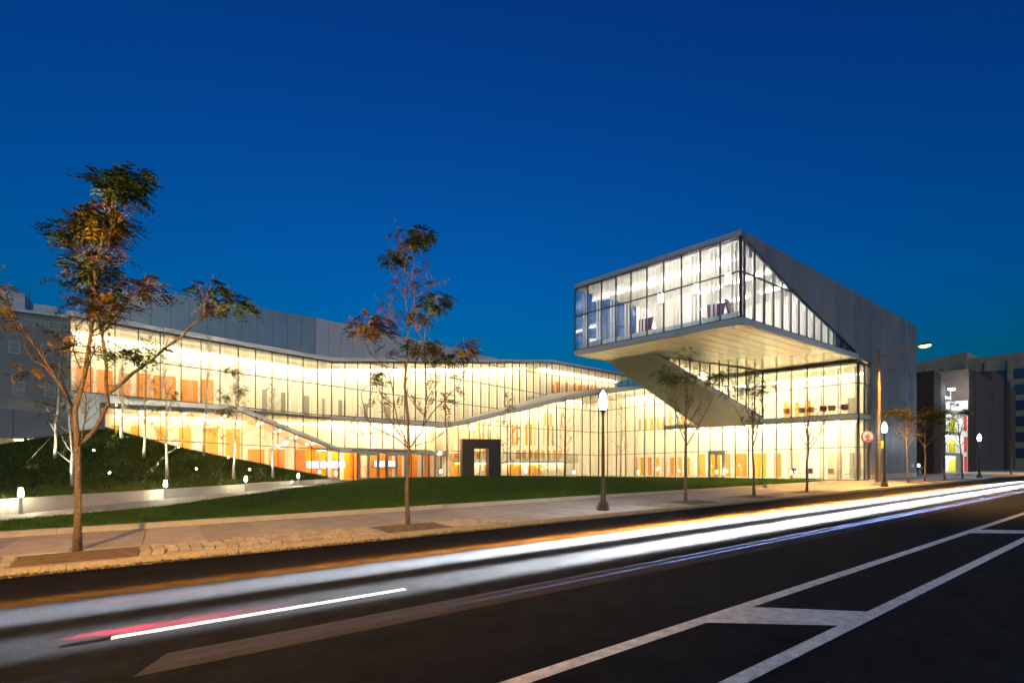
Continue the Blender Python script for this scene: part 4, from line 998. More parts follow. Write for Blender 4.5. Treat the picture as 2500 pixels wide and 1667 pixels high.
# tan concrete loft block at the end of the street
lb_ = thing('loft_building', 'tan concrete loft building with rows of steel windows beyond the brown structure', 'building', (120, 20, 0)); lo_ = (120, 20, 0)
mm = MB(); mm.prism([(120, 12, -.5), (120, 46, -.5), (120, 46, 19.6), (120, 12, 20.3)], (30, 0, 0)); mm.build('wall', tan_m, lb_, lo_)
mm = MB(); mm.prism([(124, 24.5, 19.5), (124, 32, 19.5), (124, 32, 21.3), (124, 24.5, 22.2)], (8, 0, 0)); mm.build('roof_cabin', tan_m, lb_, lo_)
for k in range(11):
    y = 12.3 + k * 2.9; mm = MB(); mm.box(119.9, y, -.3, .5, .55, 19.4); mm.build('pilaster', tan_m, lb_, lo_)
for r_ in range(6):
    for k in range(10):
        y = 12.3 + .45 + k * 2.9; z0 = 15.6 - 2.75 * r_
        if z0 < .5: continue
        win(lb_, (120, y), (0, 1), (-1, 0), .0, 2.0, z0, z0 + 1.75, lo_, fm=frame_m, gm=mat('window_blue', (.05, .10, .16), .06, spec=.9) if 'window_blue' not in MATS else MATS['window_blue'], nx=3, nz=3, lit=(r_ == 1 and k in (0, 7)))
mm = MB(); mm.tube([(122, 33.5, 19.6), (122, 33.5, 22.4)], .06, 5); mm.tube([(122, 34.6, 19.6), (122, 34.6, 22.2)], .06, 5); mm.bar((122, 33.5, 22.0), (122, 34.6, 22.0), .08, .08); mm.bar((122, 33.5, 21), (122, 34.6, 21), .08, .08); mm.build('roof_mast', frame_m, lb_, lo_)

# ================================================================== STREET FURNITURE
def make_lamp(label):
    t = thing('pedestrian_lamp', label, 'street lamp', group='short pedestrian lamp posts along the kerb')
    mm = MB(); mm.lathe([(.20, 0), (.20, .10), (.175, .14), (.17, .20), (.13, .25), (.115, .30)], n=8); mm.lathe([(.088, .30), (.075, .55), (.064, .72), (.068, .74), (.068, .76)], n=14); mm.build('base', lamp_iron, t, smooth=False)
    mm = MB(); mm.lathe([(.056, .76), (.050, 1.6), (.036, 2.85), (.036, 2.95), (.05, 2.97), (.04, 3.0), (.065, 3.06), (.09, 3.10), (.09, 3.13)], n=14); o = mm.build('post', lamp_iron, t, smooth=True); sharp(o)
    mm = MB(); mm.lathe([(.085, 3.13), (.11, 3.19), (.135, 3.32), (.14, 3.46)], n=16); mm.build('globe', globe_e, t, smooth=True)
    mm = MB(); mm.lathe([(.15, 3.47), (.15, 3.50), (.12, 3.52)], n=16); mm.build('band', lamp_iron, t)
    mm = MB(); mm.lathe([(.115, 3.52), (.105, 3.58), (.07, 3.65), (.04, 3.68), (.025, 3.73), (.0, 3.76)], n=16); mm.build('globe_cap', globe_e, t, smooth=True)
    lamp('globe_light', 'POINT', (0, 0, 3.4), 75, (.86, .96, 1.0), t, shadow_soft_size=.24)
    return t
pl = make_lamp('black lamp post with white globe before the lawn, nearest and tallest looking of three'); pl.location = (11.1, 10.63, .12)
pl2 = dup(pl, (33.89, 9.99 + .25, .12), 0, 'black lamp post with white globe standing right beside the tall orange street light')
dup(pl, (12.5, -2.2, .12), 0, 'black lamp post with white globe on the near pavement, facing the painted chevrons')
dup(pl, (3.2, -2.6, .12), 0, 'black lamp post with white globe on the near pavement behind the camera')
dup(pl, (56.44, 10.35, .12), 0, 'farthest black lamp post with white globe, in front of the brown slab walls')

for c in pl2.children:
    if c.type == 'LIGHT': c.data = c.data.copy(); c.data.energy = 30

def make_street(label):
    t = thing('street_light', label, 'street light', group='tall sodium street lights')
    mm = MB(); mm.box(0, 0, 0, .62, .62, .10); mm.box(0, 0, .10, .42, .42, .12, tap=.8); mm.build('base', granite, t)
    mm = MB(); mm.tube([(0, 0, .2), (0, 0, 1.2), (0, 0, 8.0)], [.155, .135, .085], 14); mm.lathe([(.10, 8.0), (.11, 8.05), (.05, 8.18), (.0, 8.22)], n=12); o = mm.build('post', pole_m, t, smooth=True); sharp(o)
    mm = MB(); mm.tube([(0, 0, 7.72), (.02, -.7, 7.86), (.03, -1.5, 7.98), (.03, -1.9, 8.03)], [.05, .04, .035, .033], 8); mm.tube([(0, 0, 7.35), (.01, -.4, 7.78)], .02, 6); mm.build('arm', pole_m, t, smooth=True)
    mm = MB(); mm.lathe([(.02, .12), (.12, .10), (.19, .03), (.20, 0), (.17, -.02)], (.03, -2.2, 8.04), 14, sq=1.7); mm.build('lamp_head', lamp_iron, t, smooth=True)
    mm = MB(); mm.lathe([(.165, -.02), (.15, -.08), (.10, -.13), (.02, -.15)], (.03, -2.2, 8.04), 14, sq=1.7); mm.build('lens', sodium_e, t, smooth=True)
    lamp('sodium_light', 'SPOT', (.03, -2.2, 7.72), 1700, (1.0, .50, .12), t, shadow_soft_size=.12, spot_size=R(158), spot_blend=.25)
    return t
sl = make_street('tall street light with glowing orange lamp on a long arm over the road'); sl.location = (34.88, 10.85, .12)
_sl = [c for c in sl.children if c.type == 'LIGHT'][0]; _sl.data.energy = 2100; _sl.data.spot_size = R(138); _sl.data.spot_blend = .4
s2 = dup(sl, (-4.6, -2.05, .12), R(180), 'tall street light with orange lamp on the near pavement across the road')
_l2 = [c for c in s2.children if c.type == 'LIGHT'][0]; _l2.data = _sl.data.copy(); _l2.data.energy = 2300; _l2.data.spot_size = R(78); _l2.data.spot_blend = .9; aim(_l2, (-.50, -.74, -.46))   # throws its light across the street
s3 = dup(sl, (76, -2.05, .12), R(180), 'far tall street light with orange lamp facing the brown slab walls')
# round shield sign and small yellow plate on the pole
sg = thing('round_sign', 'round dark red and buff crest sign bracketed to the tall street light pole', 'sign', (34.88, 10.85, 3.05))
dR = Vector((.813, -.582, 0)); nR = Vector((-.582, -.813, 0))
def sgp(a, b, o_): p = dR * a + nR * o_ + Vector((0, 0, b)); return p
def disc_(mm, cx, cz, r, o_, th, n=28, sx=1.0): mm.prism([sgp(cx + sx * r * math.cos(2 * math.pi * k / n), cz + r * math.sin(2 * math.pi * k / n), o_) for k in range(n)], -nR * th)
mm = MB(); disc_(mm, -.66, 0, .37, .03, .05); mm.build('ring', sign_red, sg)
mm = MB(); disc_(mm, -.66, 0, .30, .04, .02); mm.build('face', sign_pale, sg)
mm = MB()
disc_(mm, -.66, .04, .11, .048, .012, 12, .8); disc_(mm, -.62, .13, .07, .049, .012, 10); 
mm.prism([sgp(-.86, .10, .049), sgp(-.79, .12, .049), sgp(-.70, -.05, .049), sgp(-.76, -.10, .049)], -nR * .012)
mm.prism([sgp(-.54, .06, .049), sgp(-.50, -.02, .049), sgp(-.60, -.12, .049), sgp(-.66, -.06, .049)], -nR * .012)
mm.prism([sgp(-.72, -.08, .050), sgp(-.60, -.08, .050), sgp(-.58, -.2, .050), sgp(-.74, -.2, .050)], -nR * .012)
mm.prism([sgp(-.84, -.22, .051), sgp(-.44, -.14, .051), sgp(-.46, -.22, .051), sgp(-.80, -.30, .051)], -nR * .012)
mm.build('emblem', sign_red, sg)
mm = MB(); mm.prism([sgp(-.84, -.30, .045), sgp(-.50, -.30, .045), sgp(-.47, -.39, .045), sgp(-.87, -.39, .045)], -nR * .03); mm.build('name_bar', sign_red, sg)
mm = MB(); mm.bar(sgp(-.30, .07, 0), sgp(-.08, .07, 0), .03, .05); mm.bar(sgp(-.30, -.07, 0), sgp(-.08, -.07, 0), .03, .05); mm.lathe([(.135, -.2), (.135, -.17)], n=12); mm.lathe([(.135, .05), (.135, .09)], n=12); mm.build('bracket', frame_m, sg)
ys_ = thing('pole_plate', 'small narrow yellow plate strapped to the tall street light pole', 'sign', (34.88, 10.85, 2.55))
mm = MB(); mm.prism([sgp(.10, -.2, .1), sgp(.24, -.2, .1), sgp(.24, .25, .1), sgp(.10, .25, .1)], -nR * .02); mm.build('plate', sign_y, ys_)
mm = MB(); mm.lathe([(.14, .18), (.14, .20)], n=12); mm.lathe([(.14, -.16), (.14, -.14)], n=12); mm.build('strap', steel, ys_)
# standpipe beside the metal wall
hy = thing('standpipe', 'short grey twin outlet standpipe by the corner of the metal wall', 'standpipe', (57.2, 14.6, .11))
mm = MB(); mm.lathe([(.16, 0), (.16, .06), (.09, .08), (.09, .75)], n=12); mm.build('pipe', hyd_m, hy, smooth=False)
mm = MB(); mm.box(0, 0, .2, .55, .2, .3); mm.build('valve_body', hyd_m, hy)
for a in (-1, 1): mm = MB(); mm.tube([(0, 0, .68), (a * .2, -.08, .78), (a * .3, -.14, .74)], [.07, .08, .09], 10); mm.build('outlet', hyd_m, hy)
# box and wall lamp at the end of the metal wall
el = thing('wall_lamp', 'small white glowing lamp at the foot of the metal wall end', 'wall lamp', (54.4, 14.0, 1.15))
mm = MB(); mm.box(0, 0, -.15, .5, .14, .32); mm.build('housing', fascia, el); mm = MB(); mm.box(0, -.09, -.1, .42, .04, .2); mm.build('lens', globe_e, el)
vb_ = thing('utility_box', 'small grey ground box at the edge of the lawn kerb', 'utility box', (27.6, 13.9, .12))
mm = MB(); mm.box(0, 0, 0, .34, .22, .16, .1, tap=.9); mm.build('lid', hyd_m, vb_)

def make_bollard(label, grp):
    t = thing('bollard_light', label, 'bollard light', group=grp)
    mm = MB(); mm.lathe([(.07, 0), (.07, .02), (.052, .03), (.052, .50)], n=12); mm.build('post', steel, t, smooth=False)
    mm = MB(); mm.lathe([(.045, .50), (.068, .56), (.068, .60), (.05, .72), (.045, .76)], n=14); mm.build('lens', bollard_e, t, smooth=True)
    mm = MB(); mm.lathe([(.062, .76), (.062, .785)], n=14); mm.build('cap', fascia, t)
    lamp('bollard_lamp', 'POINT', (0, 0, .62), 30, (1.0, .90, .58), t, shadow_soft_size=.09)
    return t
gA = 'bollard lights along the footpath'; gB = 'bollard lights behind the lawn'
bl = make_bollard('glowing bollard light on the footpath nearest the street', gA); bl.location = (-3.42, 20.16 - .55, .12)
for k, (x, y, lab) in enumerate([(-.15, 23.79, 'glowing bollard light on the footpath, second from the street'), (3.03, 27.03, 'glowing bollard light midway along the footpath wall'), (6.1, 30.28, 'glowing bollard light on the footpath, second from the entrance doors'), (9.11, 33.51, 'glowing bollard light at the end of the low wall by the entrance')]):
    dup(bl, (x + .12, y - .30, .12), 0, lab, gA)
for x, y, z, lab in [(26.51, 34.9, -.02, 'glowing bollard light just right of the dark portal sculpture behind the lawn'), (31.0, 33.4, -.14, 'glowing bollard light behind the lawn left of the near lamp post'), (35.3, 29.4, -.14, 'glowing bollard light behind the lawn right of the near lamp post'), (39.05, 23.9, -.02, 'glowing bollard light next to the side double door'), (40.3, 18.3, .02, 'glowing bollard light in front of the ground floor tables'), (18.7, 36.4, .05, 'glowing bollard light left of the dark portal sculpture by the glass')]:
    dup(bl, (x, y, z), 0, lab, gB)

def make_spot(label, lit, grp):
    t = thing('garden_spotlight', label, 'spotlight', group=grp)
    mm = MB(); mm.tube([(0, 0, -.05), (0, 0, .22)], .018, 6); mm.build('stake', lamp_iron, t)
    mm = MB(); mm.tube([(0, -.10, .20), (0, .02, .27), (0, .12, .33)], [.035, .062, .066], 10); mm.build('head', lamp_iron, t)
    mm = MB(); mm.tube([(0, .122, .331), (0, .128, .334)], .040, 10); mm.build('lens', spot_e, t)
    l = lamp('spot_beam', 'SPOT', (0, .16, .36), 75, (1.0, .88, .60), t, spot_size=R(62), spot_blend=.7, shadow_soft_size=.05); aim(l, (0, .72, .70))
    return t
def bank(x, y): return (x, y, mz(x, y))
gS = 'spotlights in the planted bank'
def yaw_to(x, y, tx_, ty_): return math.atan2(ty_ - y, tx_ - x) - R(90)
sp = make_spot('bright garden spotlight beside the near street tree trunk, high on the bank', True, gS); sp.location = bank(-3.0, 32.3); sp.rotation_euler = (0, 0, yaw_to(-3.0, 32.3, -2.6, 27.4))
for x, y, tx_, ty_, lab in [(-2.0, 28.0, -3.19, 25.9, 'bright garden spotlight low on the bank between the first two bollards'), (.55, 32.2, .06, 27.4, 'bright garden spotlight shining through the birch trunk in mid bank'), (1.25, 28.9, .6, 26.6, 'bright garden spotlight low on the bank just right of the second bollard'),
                            (3.0, 33.2, 2.7, 28.8, 'bright garden spotlight high on the bank under the sloping glass'), (3.75, 30.1, 3.1, 27.6, 'bright garden spotlight just above the middle bollard')]:
    dup(sp, bank(x, y), yaw_to(x, y, tx_, ty_), lab, gS)
for x, y, tx_, ty_, lab in [(-5.4, 31.2, -4.43, 32.62, 'unlit looking back of a spotlight at the far left of the bank'), (-4.2, 26.0, -3.19, 26.87, 'back of a spotlight low on the bank above the first bollard'), (-1.75, 30.3, -1.01, 31.75, 'back of a spotlight in front of the slim birch in mid bank'), (-.9, 26.1, .06, 27.4, 'back of a spotlight left of the second bollard'),
                            (.95, 31.3, 1.75, 33.03, 'back of a spotlight in front of the tall bare birch by the glass'), (1.9, 27.7, 2.8, 28.83, 'back of a spotlight left of the middle bollard'), (4.3, 30.0, 5.07, 31.04, 'back of a spotlight below the smallest birch'), (-2.7, 33.0, -1.98, 34.07, 'back of a spotlight at the top of the bank')]:
    dup(sp, bank(x, y), yaw_to(x, y, tx_, ty_), lab, gS)

# plain dark steel portal standing on the lawn
sc = thing('portal_sculpture', 'large dark steel portal sculpture standing on the lawn before the glass', 'sculpture', (21.75, 34.9, -.02), R(-24))
mm = MB()
for cx in (-1.12, 1.12): mm.box(cx, .75, 0, 1.0, 1.9, 3.42)
mm.build('pillar', dark_m, sc)
for o in (bpy.data.objects['pillar'],):
    me0 = o.data
bpy.data.objects.remove(bpy.data.objects['pillar'])
for cx in (-1.12, 1.12): mm = MB(); mm.box(cx, .75, 0, 1.0, 1.9, 2.62); mm.build('pillar', dark_m, sc)
mm = MB(); mm.box(0, .75, 2.625, 3.26, 1.92, .80); mm.build('lintel', dark_m, sc)

# ================================================================== FURNITURE SEEN THROUGH THE GLASS
def make_wing(label, m1):
    t = thing('lounge_chair', label, 'armchair', group='tall lounge chairs in the upper box')
    mm = MB(); mm.prism([(-.30, .12, .38), (.30, .12, .38), (.40, .30, 1.35), (-.40, .30, 1.35)], (0, .10, 0)); mm.build('backrest', m1, t)
    mm = MB(); mm.lathe([(.28, .36), (.34, .42), (.30, .48)], n=14); mm.build('seat', redup, t)
    for a in (-1, 1): mm = MB(); mm.prism([(a * .33, -.2, .40), (a * .42, -.25, .60), (a * .42, .2, .66), (a * .33, .2, .40)], (a * .05, 0, 0)); mm.build('armrest', redup, t)
    mm = MB(); mm.tube([(0, 0, .02), (0, 0, .36)], .03, 8); mm.lathe([(.24, 0), (.22, .03)], n=12); mm.build('pedestal', steel, t); t.scale = (1.3, 1.3, 1.22)
    return t
wc_ = make_wing('tall purple lounge chair behind the corner of the upper box glass', purple); wc_.location = (26.55, 16.4, 9.42); wc_.rotation_euler = (0, 0, R(-70))
dup(wc_, (25.55, 20.9, 9.42), R(-80), 'tall purple lounge chair in the middle of the upper box front')
dup(wc_, (27.2, 15.4, 9.42), R(10), 'tall purple lounge chair seen through the box side glass')
ot = thing('round_ottoman', 'low round red ottoman beside the purple lounge chair', 'ottoman', (25.7, 19.7, 9.42)); mm = MB(); mm.lathe([(.45, .02), (.5, .08), (.5, .34), (.44, .40)], n=20); mm.build('cushion', redup, ot, smooth=True)
rcz = thing('red_stool', 'small red stool in the upper box near its middle', 'stool', (25.9, 18.3, 9.42)); mm = MB(); mm.lathe([(.18, .0), (.13, .25), (.2, .5), (.18, .55)], n=14); mm.build('seat', redup, rcz, smooth=True)
def make_pend(label):
    t = thing('pendant_light', label, 'pendant light', group='square pendant lights in the upper box')
    mm = MB(); mm.tube([(0, 0, 0), (0, 0, 1.0)], .015, 5); mm.build('cord', frame_m, t); mm = MB(); mm.box(0, 0, -.7, .07, .42, .7); mm.build('glow_tube', strip_b, t); mm = MB(); mm.box(0, 0, -.74, .5, .44, .035); mm.build('reflector', fascia, t)
    return t
pn = make_pend('square pendant light nearest the corner of the upper box'); pn.location = (27.2, 15.9, 12.75)
dup(pn, (27.0, 18.0, 12.75), 0, 'middle square pendant light in the upper box'); dup(pn, (26.7, 20.4, 12.75), 0, 'square pendant light farthest from the box corner')

def make_shell(label, m1):
    t = thing('shell_chair', label, 'chair', group='shell chairs at the upstairs table')
    mm = MB(); mm.lathe([(.10, .42), (.22, .45), (.25, .52)], n=12); mm.build('seat', m1, t, smooth=True)
    mm = MB(); n_ = 8
    for k in range(n_):
        a0, a1 = R(20 + 140 * k / n_), R(20 + 140 * (k + 1) / n_); mm.prism([(.25 * math.cos(a0), .25 * math.sin(a0), .50), (.25 * math.cos(a1), .25 * math.sin(a1), .50), (.27 * math.cos(a1), .29 * math.sin(a1), .84), (.27 * math.cos(a0), .29 * math.sin(a0), .84)], (0, .02, 0))
    mm.build('backrest', m1, t)
    for a in (45, 135, 225, 315): mm = MB(); mm.tube([(.08 * math.cos(R(a)), .08 * math.sin(R(a)), .43), (.24 * math.cos(R(a)), .24 * math.sin(R(a)), 0)], .012, 5); mm.build('leg', steel, t)
    return t
zf2 = 5.03
sh = make_shell('orange shell chair at the left end of the upstairs table row', orangeup); sh.location = (42.0, 19.4, zf2); sh.rotation_euler = (0, 0, R(90))
for y, lab in ((18.3, 'orange shell chair second along the upstairs table'), (17.6, 'orange shell chair third along the upstairs table'), (16.7, 'dark red shell chair fourth along the upstairs table'), (16.1, 'dark red shell chair fifth along the upstairs table'), (15.2, 'dark red shell chair at the right end of the upstairs table')):
    q = dup(sh, (42.1, y, zf2), R(90 + (y * 37 % 20)), lab)
    if y < 17:
        for ch in q.children:
            if ch.name.startswith(('seat', 'backrest')): ch.data = ch.data.copy(); ch.data.materials[0] = redup
def make_table(label, grp, h=.73, L=1.2, W_=.7):
    t = thing('table', label, 'table', group=grp); mm = MB(); mm.box(0, 0, h - .03, W_, L, .03); mm.build('tabletop', frame_m, t)
    for a in (-1, 1):
        for b in (-1, 1): mm = MB(); mm.tube([(a * (W_ / 2 - .06), b * (L / 2 - .06), 0), (a * (W_ / 2 - .06), b * (L / 2 - .06), h - .03)], .016, 5); mm.build('leg', steel, t)
    return t
gt = 'dark tables upstairs'
tb = make_table('dark table upstairs between the orange chairs', gt, L=1.5); tb.location = (42.7, 18.2, zf2); dup(tb, (42.7, 16.0, zf2), 0, 'dark table upstairs next to the dark red chairs')
def make_cafe(label, m1):
    t = thing('cafe_chair', label, 'chair', group='chairs on the ground floor'); mm = MB(); mm.box(0, 0, .43, .44, .44, .05); mm.build('seat', m1, t); mm = MB(); mm.box(0, .20, .5, .44, .05, .38); mm.build('backrest', m1, t)
    for a in (-1, 1):
        for b in (-1, 1): mm = MB(); mm.tube([(a * .19, b * .19, 0), (a * .19, b * .19, .43)], .014, 5); mm.build('leg', steel, t)
    return t
brn = mat('chair_brown', (.24, .09, .05), .6)
cf = make_cafe('brown chair left of the ground floor seating by the thin tree', brn); cf.location = (41.9, 18.6, .1); cf.rotation_euler = (0, 0, R(60))
for x, y, a, lab in ((42.0, 17.6, 100, 'brown chair behind the thin tree trunk on the ground floor'), (42.2, 16.1, 80, 'brown chair left of the small ground floor table'), (42.3, 14.9 + .2, 200, 'brown chair right of the small ground floor table')): dup(cf, (x, y, .1), R(a), lab)
rt = thing('cafe_table', 'small round table on the ground floor between two brown chairs', 'table', (42.1, 15.7, .1)); mm = MB(); mm.lathe([(.34, .70), (.34, .73)], n=18); mm.build('tabletop', steel, rt); mm = MB(); mm.tube([(0, 0, 0), (0, 0, .70)], .03, 8); mm.lathe([(.22, 0), (.2, .02)], n=12); mm.build('pedestal', steel, rt)
def make_screen(label):
    t = thing('display_screen', label, 'screen', group='lit screens in the lobby'); mm = MB(); mm.box(0, .03, 0, .92, .06, .56); mm.build('bezel', frame_m, t); mm = MB(); mm.box(0, -.008, .03, .86, .012, .50); mm.build('picture', screen_e, t)
    mm = MB(); mm.bar((0, .05, -.95), (0, .05, 0), .06, .04); mm.box(0, .05, -1.0, .5, .4, .04); mm.build('stand', steel, t)
    return t
scn_ = make_screen('bright lobby screen seen through the sloping glass, leftmost of the row'); scn_.location = (8.75, 37.4, 1.02)
for x, y, lab in ((9.75, 37.5, 'bright lobby screen, second in the row behind the sloping glass'), (10.7, 37.6, 'bright lobby screen at the right end of the row near the glass corner'), (14.6, 39.6, 'bright lobby screen seen through the left pair of doors'), (15.8, 39.9, 'bright lobby screen seen through the right pair of doors')):
    dup(scn_, (x, y, 1.02), 0, lab)

# ================================================================== UNSEEN CARS added to streak the road with light
car_paint = mat('car_paint_silver', (.30, .31, .33), .25, metal=.7); rubber = mat('tyre_rubber', (.015, .015, .016), .8); carglass = mat('car_glass', (.01, .012, .015), .05, spec=.9)
taill = emit('tail_lens', (1.0, .04, .02), .8)
cr = thing('unseen_silver_car', 'silver saloon car added out of view, its beams laying white bands along the road', 'car', (57.0, 6.8, 0), group='unseen cars added for their beams')  # first unseen car, added as source of the white and amber bands
def loft(secs, name, material, parent, smooth=True):
    """secs: list of (x, [(y, z), ...]) closed rings"""
    mm = MB(); n = len(secs[0][1]); vs_ = [(x, y, z) for x, ring in secs for y, z in ring]
    fs = [(i * n + k, i * n + (k + 1) % n, (i + 1) * n + (k + 1) % n, (i + 1) * n + k) for i in range(len(secs) - 1) for k in range(n)]
    fs += [tuple(reversed(range(n))), tuple(range((len(secs) - 1) * n, len(secs) * n))]
    mm.add(vs_, fs); o = mm.build(name, material, parent, smooth=smooth); sharp(o, 40); return o
def ring(w_, zb, zt, zw):      # lower body ring: half width, sill height, top height, waist height
    h = [(w_ * .90, zb), (w_ * .985, zb + .10), (w_, zw - .10), (w_ * .985, zw), (w_ * .90, zt), (w_ * .5, zt + .012)]
    return h + [(-y, z) for y, z in reversed(h)]
loft([(-.02, ring(.62, .34, .55, .50)), (.06, ring(.74, .24, .64, .56)), (.30, ring(.84, .20, .74, .62)), (.9, ring(.89, .19, .86, .70)), (1.4, ring(.90, .19, .93, .78)), (2.4, ring(.90, .19, .95, .82)), (3.5, ring(.90, .19, .98, .84)), (4.1, ring(.87, .22, .97, .82)), (4.42, ring(.80, .28, .93, .76)), (4.50, ring(.70, .36, .80, .66))], 'body', car_paint, cr)
def cring(w1, w2, z0, z1): h = [(w1, z0), (w2, z1 - .05), (w2 * .86, z1), (w2 * .4, z1 + .02)]; return h + [(-y, z) for y, z in reversed(h)]
loft([(1.05, cring(.78, .70, .86, .90)), (1.75, cring(.80, .62, .88, 1.36)), (2.2, cring(.80, .62, .88, 1.44)), (2.9, cring(.80, .62, .9, 1.43)), (3.4, cring(.79, .61, .92, 1.33)), (4.0, cring(.74, .64, .92, .99))], 'cabin_glass', carglass, cr)
loft([(1.80, [(.60, 1.36), (.50, 1.42), (-.50, 1.42), (-.60, 1.36)]), (2.2, [(.61, 1.44), (.5, 1.49), (-.5, 1.49), (-.61, 1.44)]), (2.9, [(.61, 1.43), (.5, 1.48), (-.5, 1.48), (-.61, 1.43)]), (3.4, [(.60, 1.33), (.5, 1.38), (-.5, 1.38), (-.60, 1.33)])], 'roof', car_paint, cr)
for a in (-1, 1):
    mm = MB(); mm.bar((1.08, a * .76, .90), (1.80, a * .61, 1.37), .06, .05); mm.build('windscreen_pillar', car_paint, cr)
    mm = MB(); mm.bar((2.45, a * .80, .92), (2.50, a * .62, 1.44), .07, .05); mm.build('door_pillar', car_paint, cr)
    mm = MB(); mm.bar((3.95, a * .74, .97), (3.4, a * .60, 1.34), .09, .06); mm.build('rear_pillar', car_paint, cr)
    mm = MB(); mm.box(1.55, a * .98, .92, .12, .20, .13); mm.build('wing_mirror', car_paint, cr)
    for x in (.85, 3.55):
        mm = MB(); mm.tube([(x, a * .70, .32), (x, a * .905, .32)], .32, 20); wh = mm.build('wheel', rubber, cr)
        q = MB(); q.tube([(x, a * .90, .32), (x, a * .912, .32)], .20, 14); q.build('rim', steel, wh)
    mm = MB(); mm.prism([(.03, a * .50, .56), (.10, a * .74, .58), (.12, a * .74, .71), (.05, a * .50, .68)], (-.035, 0, 0)); mm.build('headlight', head_e, cr)
    mm = MB(); mm.prism([(4.47, a * .5, .70), (4.43, a * .76, .70), (4.42, a * .76, .84), (4.46, a * .5, .84)], (.035, 0, 0)); mm.build('tail_light', taill, cr)
    for r_, k_, sz_ in ((5, 13, 1.5), (9, 13, 1.5), (16, 13, 1.5), (27, 13, 1.5), (40, 13, 1.4)) + (((53, 15, 1.4), (64, 15, 1.3)) if a > 0 else ((50, 16, 1.1),)):
        dn = .64 / r_; l = lamp('white_band_beam', 'SPOT', (-.06, a * .64, .64), k_ * r_ ** 3, (.88, .94, 1.0), cr, spot_size=sz_ * dn, spot_blend=.95, shadow_soft_size=.06); aim(l, (-1, 0, -dn))  # stacked spots shaped to lay a long white trail band on the asphalt
    l = lamp('red_streak_beam', 'SPOT', (4.56, a * .64, .77), 7000 if a < 0 else 1200, (1.0, .02, .05), cr, spot_size=R(16), spot_blend=.9, shadow_soft_size=.05); aim(l, (1, -.02, -.34)); l.scale = (.35, 1, 1)  # added red spot, squeezed into a streak on the road
mm = MB(); mm.prism([(.10, .76, .57), (.20, .84, .58), (.22, .84, .69), (.12, .76, .70)], (-.02, 0, 0)); mm.build('indicator', emit('indicator_lens', (1.0, .40, .04), 3.0), cr)
for r_ in (16, 28, 42, 56, 64):
    dn = .63 / r_; l = lamp('amber_band_beam', 'SPOT', (.05, .86, .63), 11 * r_ ** 3, (1.0, .34, .03), cr, spot_size=1.3 * dn, spot_blend=.9, shadow_soft_size=.04); aim(l, (-1, .45 / r_, -dn)); l.scale = (.45, 1, 1)  # added amber spots, edging the white band on the kerb side
for a in (-1, 1): mm = MB(); mm.box(-.02, a * .58, .36, .04, .16, .07); mm.build('fog_lamp', head_e, cr)
mm = MB(); mm.box(-.03, 0, .36, .03, .95, .16); mm.build('grille', dark_m, cr)
mm = MB(); mm.box(-.045, 0, .40, .015, .34, .10); mm.build('number_plate', white, cr)
cr2 = dup(cr, (-6.95, 6.92, 0), 0, 'silver saloon car added out of view at the left for a red streak on the road', 'unseen cars added for their beams')  # second unseen car, added for the red streak
cr3 = dup(cr, (46.0, 4.5, 0), 0, 'silver saloon car added out of view for thin bluish streaks on the road', 'unseen cars added for their beams')  # third unseen car, added for the blue streaks
for c in [c for c in cr3.children if c.type == 'LIGHT']: bpy.data.objects.remove(c)
for r_ in (8, 14, 24, 40):
    for y_, w_, cl_ in ((.52, .10, (.25, .38, 1.0)), (.72, .05, (.5, .65, 1.0))):
        dn = .40 / r_; l = lamp('blue_streak_beam', 'SPOT', (-.05, y_, .40), 9 * r_ ** 3, cl_, cr3, spot_size=1.5 * dn, spot_blend=.9, shadow_soft_size=.01); aim(l, (-1, 0, -dn)); l.scale = (w_, 1, 1)  # added blue spots, squeezed into thin trail lines on the road

# ================================================================== TREES
FW = Vector((.5816, .8135, 0)); RT = Vector((.8135, -.5816, 0))
def leafspray(mm, p, d, L, rr, mi, ls):
    """a feather leaf: pairs of small leaflets along a stalk"""
    d = Vector(d).normalized(); sd = d.cross(Vector((rr.uniform(-.4, .4), rr.uniform(-.4, .4), 1))).normalized(); up = sd.cross(d)
    n = 5
    for k in range(n + 1):
        f = (k + .6) / (n + .6); c = p + d * (L * f) - Vector((0, 0, L * .35 * f * f))
        for s_ in ((-1, 1) if k < n else (0,)):
            dr = (sd * s_ + d * .55 + up * rr.uniform(-.35, .15)).normalized() if s_ else d; l = ls * (1.1 - .35 * abs(f - .45)) * rr.uniform(.8, 1.15); wv = dr.cross(up)
            if wv.length < 1e-3: continue
            wv = wv.normalized() * l * .21
            mm.add([c, c + dr * l * .45 + wv, c + dr * l, c + dr * l * .45 - wv], [(0, 1, 2, 3)], mi)
def twigs(mb, pts, rr, ln, n, r0, depth=1, updir=.5):
    out = []
    for _ in range(n):
        i = rr.randrange(len(pts) - 1) if len(pts) > 1 else 0; i = max(i, (len(pts) - 1) // 3); i = min(i, len(pts) - 2)
        f = rr.random(); p = pts[i].lerp(pts[i + 1], f); ax = (pts[i + 1] - pts[i]).normalized()
        a = rr.uniform(0, 6.283); o = Vector((math.cos(a), math.sin(a), updir + rr.uniform(-.2, .3))); d = (ax * .7 + o).normalized(); L = ln * rr.uniform(.5, 1.2)
        m1 = p + d * L * .5 + Vector((rr.uniform(-1, 1), rr.uniform(-1, 1), rr.uniform(0, 1))) * L * .10; e = p + d * L + Vector((0, 0, L * .18))
        q = [p, m1, e]; mb.tube(q, [r0, r0 * .7, r0 * .35], 4, cap=False); out.append(e)
        if depth > 0: out += twigs(mb, q, rr, ln * .55, 2, r0 * .65, depth - 1, updir)
    return out
